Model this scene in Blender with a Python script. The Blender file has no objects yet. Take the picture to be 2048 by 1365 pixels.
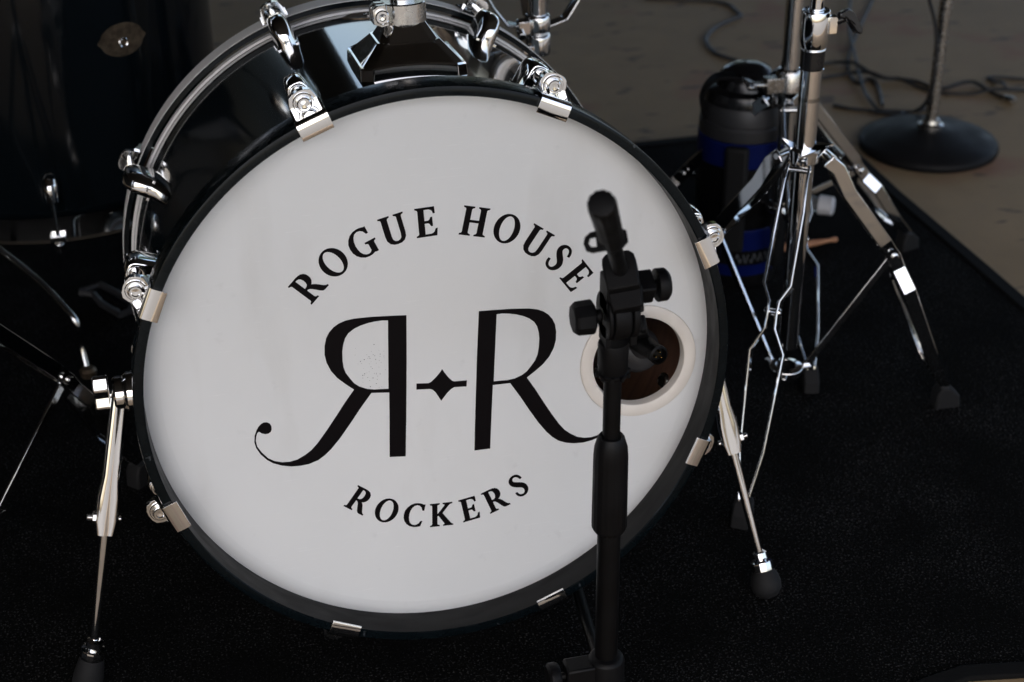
import bpy, bmesh, math, random
from mathutils import Vector, Matrix
from mathutils.geometry import tessellate_polygon
sc = bpy.context.scene
R = math.radians
# ------------------------------------------------------------------ camera, light, exposure
cam_d = bpy.data.cameras.new("camera"); cam = bpy.data.objects.new("camera", cam_d); sc.collection.objects.link(cam)
cam.matrix_world = Matrix(((0.97071, 0.12692, -0.20399, -0.24336), (-0.24001, 0.47435, -0.84699, -1.29431), (-0.01074, 0.87114, 0.49092, 1.11667), (0, 0, 0, 1)))
cam_d.lens = 56.0; cam_d.sensor_width = 36.0; cam_d.clip_start = 0.05; cam_d.clip_end = 500
cam_d.dof.use_dof = True; cam_d.dof.focus_distance = 1.53; cam_d.dof.aperture_fstop = 6.3
sc.camera = cam
sc.view_settings.view_transform = 'Standard'; sc.view_settings.look = 'None'
sc.view_settings.exposure = 1.25; sc.view_settings.gamma = 1.0
world = bpy.data.worlds.new("World"); sc.world = world; world.use_nodes = True
wn = world.node_tree.nodes; wl = world.node_tree.links
SUN_EL, SUN_AZ = R(56), R(200)
sky = wn.new('ShaderNodeTexSky'); sky.sky_type = 'NISHITA'; sky.sun_disc = False
sky.sun_elevation = SUN_EL; sky.sun_rotation = SUN_AZ; sky.dust_density = 5.0; sky.air_density = 1.0; sky.ozone_density = .3
wl.new(sky.outputs[0], wn['Background'].inputs[0]); wn['Background'].inputs[1].default_value = 0.15
sun_d = bpy.data.lights.new("sun", 'SUN'); sun_d.energy = 2.3; sun_d.angle = R(0.5); sun_d.color = (1, .95, .88)
sun = bpy.data.objects.new("sun", sun_d); sc.collection.objects.link(sun)
sv = Vector((math.sin(SUN_AZ)*math.cos(SUN_EL), math.cos(SUN_AZ)*math.cos(SUN_EL), math.sin(SUN_EL)))
sun.rotation_euler = sv.to_track_quat('Z', 'Y').to_euler(); sun.location = (0, 0, 20)

# ------------------------------------------------------------------ materials
def mat(name, col, rough=.5, metal=0., spec=.5, coat=0., coat_r=.05):
    m = bpy.data.materials.new(name); m.use_nodes = True
    b = m.node_tree.nodes['Principled BSDF']
    b.inputs['Base Color'].default_value = (*col, 1); b.inputs['Roughness'].default_value = rough
    b.inputs['Metallic'].default_value = metal; b.inputs['Specular IOR Level'].default_value = spec
    b.inputs['Coat Weight'].default_value = coat; b.inputs['Coat Roughness'].default_value = coat_r
    return m
def noise(m, scale, detail=3, stretch=(1, 1, 1), coord='Object'):
    n = m.node_tree; tc = n.nodes.new('ShaderNodeTexCoord'); mp = n.nodes.new('ShaderNodeMapping')
    mp.inputs['Scale'].default_value = stretch
    t = n.nodes.new('ShaderNodeTexNoise'); t.inputs['Scale'].default_value = scale; t.inputs['Detail'].default_value = detail
    n.links.new(tc.outputs[coord], mp.inputs[0]); n.links.new(mp.outputs[0], t.inputs[0]); return t
def ramp(m, src, stops, to=None):
    n = m.node_tree; r = n.nodes.new('ShaderNodeValToRGB'); e = r.color_ramp.elements
    while len(e) < len(stops): e.new(.5)
    for i, (p, c) in enumerate(stops):
        e[i].position = p; e[i].color = (*c, 1) if len(c) == 3 else c
    n.links.new(src, r.inputs[0])
    if to: n.links.new(r.outputs[0], n.nodes['Principled BSDF'].inputs[to])
    return r
def bump(m, src, strength=.2, dist=.001):
    n = m.node_tree; b = n.nodes.new('ShaderNodeBump'); b.inputs['Strength'].default_value = strength
    b.inputs['Distance'].default_value = dist
    n.links.new(src, b.inputs['Height']); n.links.new(b.outputs[0], n.nodes['Principled BSDF'].inputs['Normal'])
    return b
def rough_noise(m, scale, lo, hi, stretch=(1, 1, 1)):
    t = noise(m, scale, 4, stretch); ramp(m, t.outputs[0], [(.35, (lo,)*3), (.7, (hi,)*3)], 'Roughness'); return t
def mix_rgb(m, fac, a, b):
    n = m.node_tree; x = n.nodes.new('ShaderNodeMix'); x.data_type = 'RGBA'
    for s, v in ((0, fac), (6, a), (7, b)):
        if hasattr(v, 'links'): n.links.new(v, x.inputs[s])
        elif s == 0: x.inputs[0].default_value = v
        else: x.inputs[s].default_value = (*v, 1)
    return x.outputs[2]
Mt = {}
Mt['chrome'] = mat('chrome', (.83, .83, .83), .07, 1); rough_noise(Mt['chrome'], 60, .04, .09)
Mt['worn_chrome'] = mat('worn_chrome', (.62, .60, .57), .2, 1); rough_noise(Mt['worn_chrome'], 160, .14, .34)
Mt['satin_inlay'] = mat('satin_inlay', (.88, .86, .84), .5, .0, .4); rough_noise(Mt['satin_inlay'], 40, .44, .58)
m = Mt['lacquer'] = mat('dark_teal_lacquer', (.0018, .0034, .0046), .08, 0, .45, .9, .03)
t = noise(m, 700, 1, (1, .06, 1)); bump(m, t.outputs[0], .05, .0003)
m = Mt['tom_lacquer'] = mat('dark_reflect_teal_lacquer', (.0020, .0036, .0050), .12, 0, .16, .12, .06)  # the shell lacquer again, gloss cut so the tom's reflections stay dark
t = noise(m, 700, 1, (1, 1, .06)); bump(m, t.outputs[0], .05, .0003)
m = Mt['hoop_paint'] = mat('hoop_paint', (.0024, .0044, .0056), .2, 0, .10, .10, .08)
rough_noise(m, 60, .16, .38)
tcp = noise(m, 75, 3, (1, .4, 1)); ramp(m, tcp.outputs[0], [(.70, (.0024, .0044, .0056)), (.735, (.04, .045, .05))], 'Base Color')
m = Mt['hoop_inner'] = mat('hoop_inner', (.011, .011, .0112), .42, 0, .08); rough_noise(m, 25, .3, .5, (1, 3, 1))
# drum skin: coated film, a little light passes through
m = Mt['skin'] = mat('drum_skin', (.80, .79, .785), .3, 0, .5, .25, .12)
n = m.node_tree; pb = n.nodes['Principled BSDF']
t1 = noise(m, 5, 4); c1 = ramp(m, t1.outputs[0], [(.3, (.775, .783, .780)), (.7, (.815, .823, .820))])
t2 = noise(m, 60, 6); c2 = ramp(m, t2.outputs[0], [(.665, (1, 1, 1)), (.75, (.86, .855, .85))])
x = n.nodes.new('ShaderNodeMix'); x.data_type = 'RGBA'; x.blend_type = 'MULTIPLY'; x.inputs[0].default_value = .35
n.links.new(c1.outputs[0], x.inputs[6]); n.links.new(c2.outputs[0], x.inputs[7]); n.links.new(x.outputs[2], pb.inputs['Base Color'])
tsm = noise(m, 16, 6, (1, 1, .25)); csm = ramp(m, tsm.outputs[0], [(.56, (1, 1, 1)), (.74, (.93, .925, .915))])
tsc = noise(m, 26, 2, (1, 1, 22)); csc = ramp(m, tsc.outputs[0], [(.70, (1, 1, 1)), (.73, (1.07, 1.07, 1.07)), (.76, (1, 1, 1))])
x2 = n.nodes.new('ShaderNodeMix'); x2.data_type = 'RGBA'; x2.blend_type = 'MULTIPLY'; x2.inputs[0].default_value = 1
x3 = n.nodes.new('ShaderNodeMix'); x3.data_type = 'RGBA'; x3.blend_type = 'MULTIPLY'; x3.inputs[0].default_value = 1
n.links.new(x.outputs[2], x2.inputs[6]); n.links.new(csm.outputs[0], x2.inputs[7]); n.links.new(x2.outputs[2], x3.inputs[6]); n.links.new(csc.outputs[0], x3.inputs[7]); n.links.new(x3.outputs[2], pb.inputs['Base Color'])
tr = n.nodes.new('ShaderNodeBsdfTranslucent'); tr.inputs[0].default_value = (.8, .78, .74, 1)
ms = n.nodes.new('ShaderNodeMixShader'); ms.inputs[0].default_value = .12
out = n.nodes['Material Output']
n.links.new(pb.outputs[0], ms.inputs[1]); n.links.new(tr.outputs[0], ms.inputs[2]); n.links.new(ms.outputs[0], out.inputs[0])
t3 = noise(m, 900, 2); bump(m, t3.outputs[0], .06, .0002)
m = Mt['ink'] = mat('print_ink', (.0046, .0036, .0042), .42, 0, .07); rough_noise(m, 60, .36, .5)
m = Mt['cream'] = mat('cream_plastic', (.70, .64, .565), .42); t = noise(m, 30, 5); ramp(m, t.outputs[0], [(.3, (.70, .645, .58)), (.7, (.79, .74, .675))], 'Base Color')
m = Mt['wood_in'] = mat('inner_ply', (.16, .075, .045), .5); t = noise(m, 8, 6, (1, 14, 1)); ramp(m, t.outputs[0], [(.3, (.11, .05, .03)), (.7, (.20, .10, .06))], 'Base Color')
m = Mt['fabric'] = mat('grey_fabric', (.035, .036, .04), .95); t = noise(m, 300, 3); bump(m, t.outputs[0], .5, .001)
m = Mt['blackmet'] = mat('black_powder_coat', (.0022, .0022, .0025), .42, 0, .14); t = noise(m, 900, 2); bump(m, t.outputs[0], .15, .0002); rough_noise(m, 40, .4, .56)
m = Mt['blackpl'] = mat('black_plastic', (.0026, .0026, .0031), .46, 0, .16); t = noise(m, 500, 3); bump(m, t.outputs[0], .2, .0002); rough_noise(m, 30, .42, .62)
Mt['rubber'] = mat('rubber', (.007, .007, .0075), .72, 0, .3); t = noise(Mt['rubber'], 200, 3); bump(Mt['rubber'], t.outputs[0], .3, .0004)
Mt['gloss_black'] = mat('gloss_black_plastic', (.008, .008, .009), .16); rough_noise(Mt['gloss_black'], 30, .12, .3)
Mt['grey_plastic'] = mat('dark_grey_plastic', (.022, .022, .024), .5); rough_noise(Mt['grey_plastic'], 30, .42, .6)
Mt['blue_pl'] = mat('blue_plastic', (.0025, .008, .080), .45, 0, .15); rough_noise(Mt['blue_pl'], 30, .36, .52)
Mt['print_grey'] = mat('grey_print', (.07, .075, .085), .5)
Mt['gold'] = mat('gold_pin', (.9, .68, .3), .2, 1)
Mt['cap_white'] = mat('white_cap', (.62, .62, .64), .45); rough_noise(Mt['cap_white'], 40, .38, .55)
m = Mt['bottle'] = mat('bottle_plastic', (.9, .93, .95), .08); m.node_tree.nodes['Principled BSDF'].inputs['Transmission Weight'].default_value = .9; m.node_tree.nodes['Principled BSDF'].inputs['IOR'].default_value = 1.2
m = Mt['stick'] = mat('hickory', (.36, .17, .09), .5); t = noise(m, 20, 5, (1, 1, 12)); ramp(m, t.outputs[0], [(.3, (.28, .12, .06)), (.7, (.42, .21, .11))], 'Base Color')
Mt['cable'] = mat('cable_rubber', (.012, .012, .013), .5); rough_noise(Mt['cable'], 50, .42, .6)
Mt['cable_grey'] = mat('grey_cable_rubber', (.035, .037, .042), .5); rough_noise(Mt['cable_grey'], 50, .42, .6)
m = Mt['castiron'] = mat('cast_iron_paint', (.0095, .0095, .0102), .5, 0, .10); t = noise(m, 260, 4); bump(m, t.outputs[0], .4, .0006); rough_noise(m, 18, .36, .6)
m = Mt['badge'] = mat('badge_brass', (.16, .115, .075), .42, .8); t = noise(m, 120, 4); ramp(m, t.outputs[0], [(.35, (.09, .065, .045)), (.7, (.2, .15, .1))], 'Base Color')
# rug
m = Mt['rug'] = mat('black_carpet', (.0030, .0030, .0029), .95, 0, .04)
t = noise(m, 420, 4); ta = noise(m, 160, 3); tb = noise(m, 9, 4)
c = ramp(m, t.outputs[0], [(.565, (.0017, .0017, .0017)), (.63, (.030, .030, .032)), (.70, (.11, .108, .105))])
c2 = ramp(m, ta.outputs[0], [(.5, (.0016, .0016, .0016)), (.72, (.0065, .0065, .0065))])
x = m.node_tree.nodes.new('ShaderNodeMix'); x.data_type = 'RGBA'; x.blend_type = 'ADD'; x.inputs[0].default_value = .7
m.node_tree.links.new(c.outputs[0], x.inputs[6]); m.node_tree.links.new(c2.outputs[0], x.inputs[7])
mm = mix_rgb(m, ramp(m, tb.outputs[0], [(.35, (.25,)*3), (.65, (1,)*3)]).outputs[0], (.0020, .0020, .0020), x.outputs[2])
m.node_tree.links.new(mm, m.node_tree.nodes['Principled BSDF'].inputs['Base Color']); bump(m, t.outputs[0], .8, .003)
m = Mt['hem'] = mat('rug_hem', (.0050, .0050, .0050), .8, 0, .1); t = noise(m, 300, 3); bump(m, t.outputs[0], .5, .001)
# stage concrete
m = Mt['concrete'] = mat('worn_concrete', (.13, .115, .098), .72)
n = m.node_tree
ta = noise(m, 2.2, 8); tb = noise(m, 14, 7); td = noise(m, 5.5, 5); te = noise(m, 240, 3)
ca = ramp(m, ta.outputs[0], [(.3, (.250, .178, .092)), (.55, (.282, .203, .108)), (.8, (.312, .230, .126))])
cb = ramp(m, tb.outputs[0], [(.3, (.90, .895, .89)), (.7, (1.06, 1.05, 1.04))])
x = n.nodes.new('ShaderNodeMix'); x.data_type = 'RGBA'; x.blend_type = 'MULTIPLY'; x.inputs[0].default_value = 1
n.links.new(ca.outputs[0], x.inputs[6]); n.links.new(cb.outputs[0], x.inputs[7])
red = mix_rgb(m, ramp(m, td.outputs[0], [(.57, (0,)*3), (.68, (.7,)*3)]).outputs[0], x.outputs[2], (.25, .115, .07))
mp = noise(m, 11, 2, (1, 2.4, 1))
dk = mix_rgb(m, ramp(m, mp.outputs[0], [(.64, (0,)*3), (.69, (.85,)*3)]).outputs[0], red, (.08, .055, .042))
gr = mix_rgb(m, ramp(m, te.outputs[0], [(.3, (.35,)*3), (.7, (0,)*3)]).outputs[0], dk, (.17, .145, .115))
n.links.new(gr, n.nodes['Principled BSDF'].inputs['Base Color']); bump(m, te.outputs[0], .35, .0015)
m = Mt['ground'] = mat('pale_gravel', (.30, .27, .22), .9); t = noise(m, 30, 6); ramp(m, t.outputs[0], [(.3, (.078, .075, .070)), (.7, (.128, .124, .117))], 'Base Color')
m = Mt['roofw'] = mat('roof_boards', (.035, .028, .022), .7); t = noise(m, 4, 6, (1, 14, 1)); ramp(m, t.outputs[0], [(.3, (.010, .008, .006)), (.7, (.024, .019, .015))], 'Base Color')
m = Mt['wall'] = mat('wall_paint', (.03, .026, .022), .8); t = noise(m, 6, 5); ramp(m, t.outputs[0], [(.3, (.009, .008, .007)), (.7, (.017, .015, .013))], 'Base Color')
Mt['bark'] = mat('bark', (.06, .045, .032), .9)
m = Mt['leaf'] = mat('leaf', (.06, .10, .03), .6); t = noise(m, 3, 3); ramp(m, t.outputs[0], [(.3, (.04, .07, .02)), (.7, (.09, .14, .04))], 'Base Color')

# ------------------------------------------------------------------ mesh helpers
WM = {}; KIDS = {}
def register(o, Wm, parent=None):
    sc.collection.objects.link(o); WM[o] = Wm.copy(); KIDS[o] = []
    if parent is not None:
        o.parent = parent; KIDS[parent].append(o); o.matrix_basis = WM[parent].inverted() @ Wm
    else: o.matrix_basis = Wm
    return o
def thing(name, label, cat, loc, group=None):
    o = bpy.data.objects.new(name, None); o.empty_display_size = .05
    register(o, Matrix.Translation(loc)); o['label'] = label; o['category'] = cat
    if group: o['group'] = group
    return o
def tag(o, label, cat, group=None):
    o['label'] = label; o['category'] = cat
    if group: o['group'] = group
    return o
def dup(src, Wm, parent=None, **props):
    c = src.copy(); register(c, Wm, parent)
    for k, v in props.items(): c[k] = v
    for ch in list(KIDS[src]): dup(ch, Wm @ WM[src].inverted() @ WM[ch], c)
    return c
def frame(p, z, x=None):
    z = Vector(z).normalized(); x = Vector(x) if x is not None else (Vector((1, 0, 0)) if abs(z.x) < .9 else Vector((0, 1, 0)))
    y = z.cross(x).normalized(); x = y.cross(z)
    m = Matrix((x, y, z)).transposed().to_4x4(); m.translation = Vector(p); return m
def catmull(P, k=6, closed=False):
    P = [Vector(p) for p in P]; n = len(P); out = []
    rng = range(n) if closed else range(n-1)
    for i in rng:
        g = (lambda j: P[j % n]) if closed else (lambda j: P[max(0, min(n-1, j))])
        a, b, c, d = g(i-1), g(i), g(i+1), g(i+2)
        for s in range(k):
            t = s/k
            out.append(.5*((2*b)+(c-a)*t+(2*a-5*b+4*c-d)*t*t+(3*b-a-3*c+d)*t**3))
    if not closed: out.append(P[-1])
    return out
class MB:
    def __init__(s, M=None): s.v = []; s.f = []; s.mi = []; s.M = M or Matrix(); s.m = 0
    def add(s, V, F, M=None):
        k = len(s.v); T = s.M @ M if M else s.M
        s.v += [T @ Vector(p) for p in V]; s.f += [[k+i for i in f] for f in F]; s.mi += [s.m]*len(F); return s
    def box(s, c, d, M=None):
        x, y, z = [e/2 for e in d]; c = Vector(c)
        V = [c+Vector(((-x, x)[i & 1], (-y, y)[i >> 1 & 1], (-z, z)[i >> 2])) for i in range(8)]
        return s.add(V, [(0, 2, 3, 1), (4, 5, 7, 6), (0, 1, 5, 4), (2, 6, 7, 3), (0, 4, 6, 2), (1, 3, 7, 5)], M)
    def lathe(s, prof, M=None, n=32, closed=False):
        V = []; F = []; L = len(prof)
        for i in range(n):
            a = 2*math.pi*i/n; V += [(r*math.cos(a), r*math.sin(a), z) for r, z in prof]
        for i in range(n):
            j = (i+1) % n
            for k in range(L if closed else L-1):
                l = (k+1) % L; F.append((i*L+k, j*L+k, j*L+l, i*L+l))
        if not closed:
            if prof[0][0] > 1e-6: F.append([i*L for i in range(n)][::-1])
            if prof[-1][0] > 1e-6: F.append([i*L+L-1 for i in range(n)])
        return s.add(V, F, M)
    def tube(s, p, q, r0, r1=None, n=20):
        r1 = r0 if r1 is None else r1; p = Vector(p); q = Vector(q)
        return s.lathe([(r0, 0), (r1, (q-p).length)], frame(p, q-p), n)
    def path(s, P, r, n=10, smooth=6):
        P = catmull(P, smooth) if smooth > 1 else [Vector(p) for p in P]
        V = []; F = []; up = None
        for i, p in enumerate(P):
            d = (P[min(i+1, len(P)-1)]-P[max(i-1, 0)]).normalized()
            if up is None: up = Vector((0, 0, 1)) if abs(d.z) < .9 else Vector((1, 0, 0))
            a = d.cross(up).normalized(); b = a.cross(d).normalized(); up = b
            rr = r[i*(len(r)-1)//max(1, len(P)-1)] if isinstance(r, (list, tuple)) else r
            V += [p+rr*(math.cos(2*math.pi*k/n)*a+math.sin(2*math.pi*k/n)*b) for k in range(n)]
        for i in range(len(P)-1):
            for k in range(n):
                l = (k+1) % n; F.append((i*n+k, i*n+l, (i+1)*n+l, (i+1)*n+k))
        F.append(list(range(n))); F.append([len(V)-n+k for k in range(n)][::-1])
        return s.add(V, F)
    def prism(s, poly, z0, z1, M=None, holes=()):
        loops = [poly]+list(holes); V = []; F = []; tot = sum(len(l) for l in loops)
        flat = [Vector((p[0], p[1], 0)) for l in loops for p in l]
        tri = tessellate_polygon([[Vector((p[0], p[1], 0)) for p in l] for l in loops])
        V = [(p.x, p.y, z0) for p in flat]+[(p.x, p.y, z1) for p in flat]
        for t in tri:
            a, b, c = [flat[i] for i in t]
            if (b-a).cross(c-a).z < 0: t = (t[0], t[2], t[1])
            F.append((t[2], t[1], t[0])); F.append(tuple(i+tot for i in t))
        k = 0
        for l in loops:
            m_ = len(l)
            for i in range(m_): j = (i+1) % m_; F.append((k+i, k+j, tot+k+j, tot+k+i))
            k += m_
        return s.add(V, F, M)
    def strip(s, P, w, t, side, M=None):
        # flat bar along P (list of points), width w along 'side', thickness t
        P = [Vector(p) for p in P]; side = Vector(side).normalized(); V = []; F = []
        for i, p in enumerate(P):
            ww = w[i] if isinstance(w, (list, tuple)) else w
            d = (P[min(i+1, len(P)-1)]-P[max(i-1, 0)]).normalized(); nn = d.cross(side).normalized()
            V += [p-side*ww/2-nn*t/2, p+side*ww/2-nn*t/2, p+side*ww/2+nn*t/2, p-side*ww/2+nn*t/2]
        for i in range(len(P)-1):
            for k in range(4): l = (k+1) % 4; F.append((4*i+k, 4*i+l, 4*i+4+l, 4*i+4+k))
        F.append((3, 2, 1, 0)); e = 4*(len(P)-1); F.append((e, e+1, e+2, e+3)); return s.add(V, F, M)
    def build(s, name, mats, parent=None, bevel=0, ang=35, Wm=None, blim=40, **props):
        if not isinstance(mats, (list, tuple)): mats = [mats]
        if Wm is None:
            lo = Vector([min(p[i] for p in s.v) for i in range(3)]); hi = Vector([max(p[i] for p in s.v) for i in range(3)])
            c = (lo+hi)/2; Wm = Matrix.Translation(c); V = [p-c for p in s.v]
        else: V = s.v
        me = bpy.data.meshes.new(name); me.from_pydata([tuple(p) for p in V], [], s.f)
        for k in mats: me.materials.append(Mt[k])
        me.polygons.foreach_set('material_index', s.mi)
        bm = bmesh.new(); bm.from_mesh(me); bmesh.ops.recalc_face_normals(bm, faces=bm.faces); bm.to_mesh(me); bm.free()
        me.polygons.foreach_set('use_smooth', [True]*len(me.polygons)); me.set_sharp_from_angle(angle=R(ang))
        o = bpy.data.objects.new(name, me); register(o, Wm, parent)
        if bevel:
            bv = o.modifiers.new('bevel', 'BEVEL'); bv.width = bevel; bv.segments = 2; bv.limit_method = 'ANGLE'; bv.angle_limit = R(blim)
        for k, v in props.items(): o[k] = v
        return o
def structure(o): o['kind'] = 'structure'; return o

# ------------------------------------------------------------------ setting
b = MB(); b.box((0, 2.325, -.31), (9, 7.15, .6)); structure(b.build('stage_floor', 'concrete', bevel=.01))
b = MB(); b.add([(-200, -200, -.62), (200, -200, -.62), (200, 200, -.62), (-200, 200, -.62)], [(0, 1, 2, 3)]); structure(b.build('ground', 'ground'))
b = MB(); b.box((0, 1.65, 2.62), (9.4, 8.9, .12)); structure(b.build('stage_roof', 'roofw'))
# back wall of the stage with one opening towards the trees
WY = 5.7
for (x0, x1, z0, z1) in ((-4.5, .12, -.01, 2.56), (.12, 4.5, -.01, .55), (.12, 4.5, 2.3, 2.56)):
    b = MB(); b.box(((x0+x1)/2, WY, (z0+z1)/2), (x1-x0-.001, .12, z1-z0-.001)); structure(b.build('back_wall', 'wall'))
for x, y0, y1 in ((-4.44, -2.7, 5.63),):
    b = MB(); b.box((x, (y0+y1)/2, 1.27), (.1, y1-y0, 2.56)); structure(b.build('light_blocking_wall', 'wall'))  # unseen wall, added and run forward to block light from the left
def tree(x, y, hgt, rad, seed, label):
    rn = random.Random(seed); t = thing('tree', label, 'tree', (x, y, -.62), 'trees beyond the stage')
    b = MB(); b.path([(x, y, -.62), (x+.1, y, hgt*.4), (x-.05, y+.1, hgt*.8)], [.16, .12, .07], 10)
    for i in range(6):
        a = rn.uniform(0, 6.28); z = hgt*rn.uniform(.35, .7)
        b.path([(x, y, z), (x+math.cos(a)*rad*.5, y+math.sin(a)*rad*.5, z+.5), (x+math.cos(a)*rad*.8, y+math.sin(a)*rad*.8, z+.9)], [.05, .03, .015], 6, 3)
    b.build('trunk', 'bark', t)
    b = MB(); cl = []
    for i in range(26):
        a = rn.uniform(0, 6.28); e = rn.uniform(-.6, 1); q = rad*rn.uniform(.4, 1)
        cl.append((x+q*math.cos(a), y+q*math.sin(a), hgt*.72+e*rad*.8, rad*rn.uniform(.18, .34)))
    for i in range(4200):
        cx, cy, cz, cr = rn.choice(cl); d = Vector([rn.gauss(0, 1) for _ in range(3)]).normalized()*cr*rn.random()**.4
        p = Vector((cx, cy, cz))+d; u = Vector([rn.gauss(0, 1) for _ in range(3)]).normalized(); v = u.orthogonal().normalized()
        s_ = rn.uniform(.05, .10); b.add([p-u*s_, p+v*s_*.5, p+u*s_, p-v*s_*.5], [(0, 1, 2, 3)])
    b.build('crown', 'leaf', t, kind='stuff')
tree(2.3, 8.3, 3.3, 1.35, 1, 'leafy green tree seen through the gap behind the stage, nearest the gap')
tree(3.9, 9.6, 4.2, 1.7, 2, 'taller leafy tree standing farther right behind the stage')

# rug: one sheet with a stitched hem
rug = thing('rug', 'black speckled carpet rug under the drum kit with stitched edge', 'rug', (0, .5, 0))
X1, YF, YB, X0 = .968, -.196, 1.262, -1.9
poly = [(X0, YF), (.30, YF+.004), (.44, YF), (.50, YF+.012), (.62, YF-.008), (.80, YF-.004), (X1, YF), (X1+.003, .3), (X1, .65), (X1-.006, .95), (X1, YB), (.4, YB+.003), (-.5, YB), (X0, YB)]
b = MB(); b.prism([(p[0], p[1]) for p in poly], .001, .006); b.build('carpet', 'rug', rug)
def edge(a, c, n_=24): return [(a[0]+(c[0]-a[0])*i/n_, a[1]+(c[1]-a[1])*i/n_) for i in range(n_+1)]
ring = [(X1+.003, YF), (X1+.005, .3), (X1+.003, .65), (X1-.003, .95), (X1+.003, YB+.002), (.4, YB+.005), (-.5, YB+.002), (X0, YB+.002)]
b = MB(); b.strip([(x, y, .0055) for x, y in ring[:5]], .022, .007, (1, 0, 0)); b.build('hem', 'hem', rug, bevel=.002)
b = MB(); b.strip([(x, y, .0053) for x, y in ring[4:]], .022, .0065, (0, 1, 0)); b.build('hem', 'hem', rug, bevel=.002)
b = MB(); b.strip([(X0, YF, .0055), (.30, YF+.004, .0055), (.42, YF+.001, .006), (.455, YF+.008, .009), (.50, YF+.014, .011), (.57, YF+.004, .009), (.66, YF-.006, .007), (X1-.02, YF, .0055)], .020, .007, (0, 1, 0)); b.build('hem', 'hem', rug, bevel=.002)

# ------------------------------------------------------------------ bass drum (local drum frame: y runs back along the axis, front edge raised)
TILT = 0.09628; HZ = 0.33041
DM = Matrix.Translation((0, 0, HZ)) @ Matrix.Rotation(-TILT, 4, 'X')
RO, RI, RS, YH, YR = .291, .2812, .2794, .034, .424
drum = thing('bass_drum', 'large dark teal bass drum with white lettered front skin lying on its side', 'bass drum', (0, .42, 0))
def DB(): return MB(DM)
def ring_prof(b, prof, n=192):   # revolve (radius, y) about the drum axis
    b.lathe([(r, -y) for r, y in prof], Matrix.Rotation(R(90), 4, 'X'), n, closed=True)
b = DB(); ring_prof(b, [(RS, .0385), (RS, .3858), (RS-.0072, .3858), (RS-.0072, .0385)])
b.mi = [0 if i % 4 in (0,) else 1 for i in range(len(b.f))]
b.build('shell', ['lacquer', 'wood_in'], drum, ang=30)
b = DB(); ring_prof(b, [(RI+.001, 0), (RO-.0025, 0), (RO-.0007, .0007), (RO, .0025), (RO, .037), (RO-.001, .038), (RI+.001, .038), (RI, .036), (RI, .001)])
hp = b.build('front_hoop', ['hoop_paint', 'hoop_inner'], drum, ang=30)
for p in hp.data.polygons:
    if (p.index % 9) in (6, 7): p.material_index = 1
b = DB(); ring_prof(b, [(RS+.0062, YR-.038), (RO-.001, YR-.038), (RO, YR-.037), (RO, YR-.001), (RO-.001, YR), (RS+.0062, YR)])
rh = b.build('rear_hoop', 'hoop_paint', drum, ang=30)
b = DB(); ring_prof(b, [(RO-.001, YR-.0368), (RO+.0005, YR-.0362), (RO+.0005, YR-.0016), (RO-.001, YR-.0010)]); b.build('hoop_inlay', 'satin_inlay', rh, ang=30)
b = DB(); ring_prof(b, [(RS+.0004, YR-.045), (RS+.0026, YR-.045), (RS+.0030, YR-.0445), (RS+.0030, YR-.034), (RS+.0004, YR-.034)]); b.build('flesh_hoop', 'satin_inlay', drum, ang=30)
# front skin with a round port
HX, HZ_ = (0.2054, -0.0227)
PX, PZ = .2072, -.0215
def circ(r, n=64, cx=0, cz=0): return [(cx+r*math.cos(2*math.pi*i/n), cz+r*math.sin(2*math.pi*i/n)) for i in range(n)]
XZ = Matrix(((1, 0, 0, 0), (0, 0, 1, 0), (0, 1, 0, 0), (0, 0, 0, 1)))   # (x, z, y) -> (x, y, z)
b = DB(); b.prism(circ(.2655, 192), YH, YH+.0006, XZ, [circ(.0500, 64, PX, PZ)])
prof = [(.2655, YH), (.270, YH+.0003), (.2745, YH+.0010), (.2785, YH+.0022), (.2818, YH+.0034)]
b.lathe([(r, -y) for r, y in prof], Matrix.Rotation(R(90), 4, 'X'), 192)
# lathe caps the open ends; drop those two n-gons
b.f = b.f[:-2]; b.mi = b.mi[:-2]
skin = b.build('front_skin', 'skin', drum, ang=40)
b = DB(); b.lathe([(.268, -YR+.036), (.27, -YR+.0365)], Matrix.Rotation(R(90), 4, 'X'), 96); b.build('rear_skin', 'skin', drum)
b = DB(); b.lathe([(.0612, 0), (.0606, .0016), (.0590, .0024), (.0500, .0026), (.0484, .0018), (.0478, .0002), (.0474, -.0085), (.0498, -.0085), (.0500, -.0005)],
    Matrix.Translation((PX, YH-.0006, PZ)) @ Matrix.Rotation(R(90), 4, 'X'), 96, closed=True)
b.build('port_ring', 'cream', drum, ang=30)
# printed lettering ------------------------------------------------
SER = [(0, 0), (.36, 0), (.36, .03), (.29, .06), (.27, .10)]
G = {}
G['H'] = (.88, [[(0, 0), (.36, 0), (.36, .03), (.29, .06), (.27, .10), (.27, .46), (.60, .46), (.60, .10), (.58, .06), (.51, .03), (.51, 0), (.88, 0), (.88, .03), (.81, .06), (.79, .10), (.79, .90), (.81, .94), (.88, .97), (.88, 1), (.52, 1), (.52, .97), (.58, .94), (.60, .90), (.60, .53), (.27, .53), (.27, .90), (.29, .94), (.36, .97), (.36, 1), (0, 1), (0, .97), (.07, .94), (.09, .90), (.09, .10), (.07, .06), (0, .03)]])
G['E'] = (.70, [[(0, 0), (.67, 0), (.70, .24), (.65, .23), (.61, .13), (.55, .08), (.48, .06), (.28, .06), (.28, .46), (.41, .46), (.46, .43), (.50, .35), (.55, .35), (.55, .65), (.50, .64), (.47, .57), (.42, .53), (.28, .53), (.28, .94), (.46, .94), (.53, .91), (.58, .86), (.60, .78), (.65, .79), (.64, 1), (0, 1), (0, .97), (.07, .94), (.09, .9), (.09, .1), (.07, .06), (0, .03)]])
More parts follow.
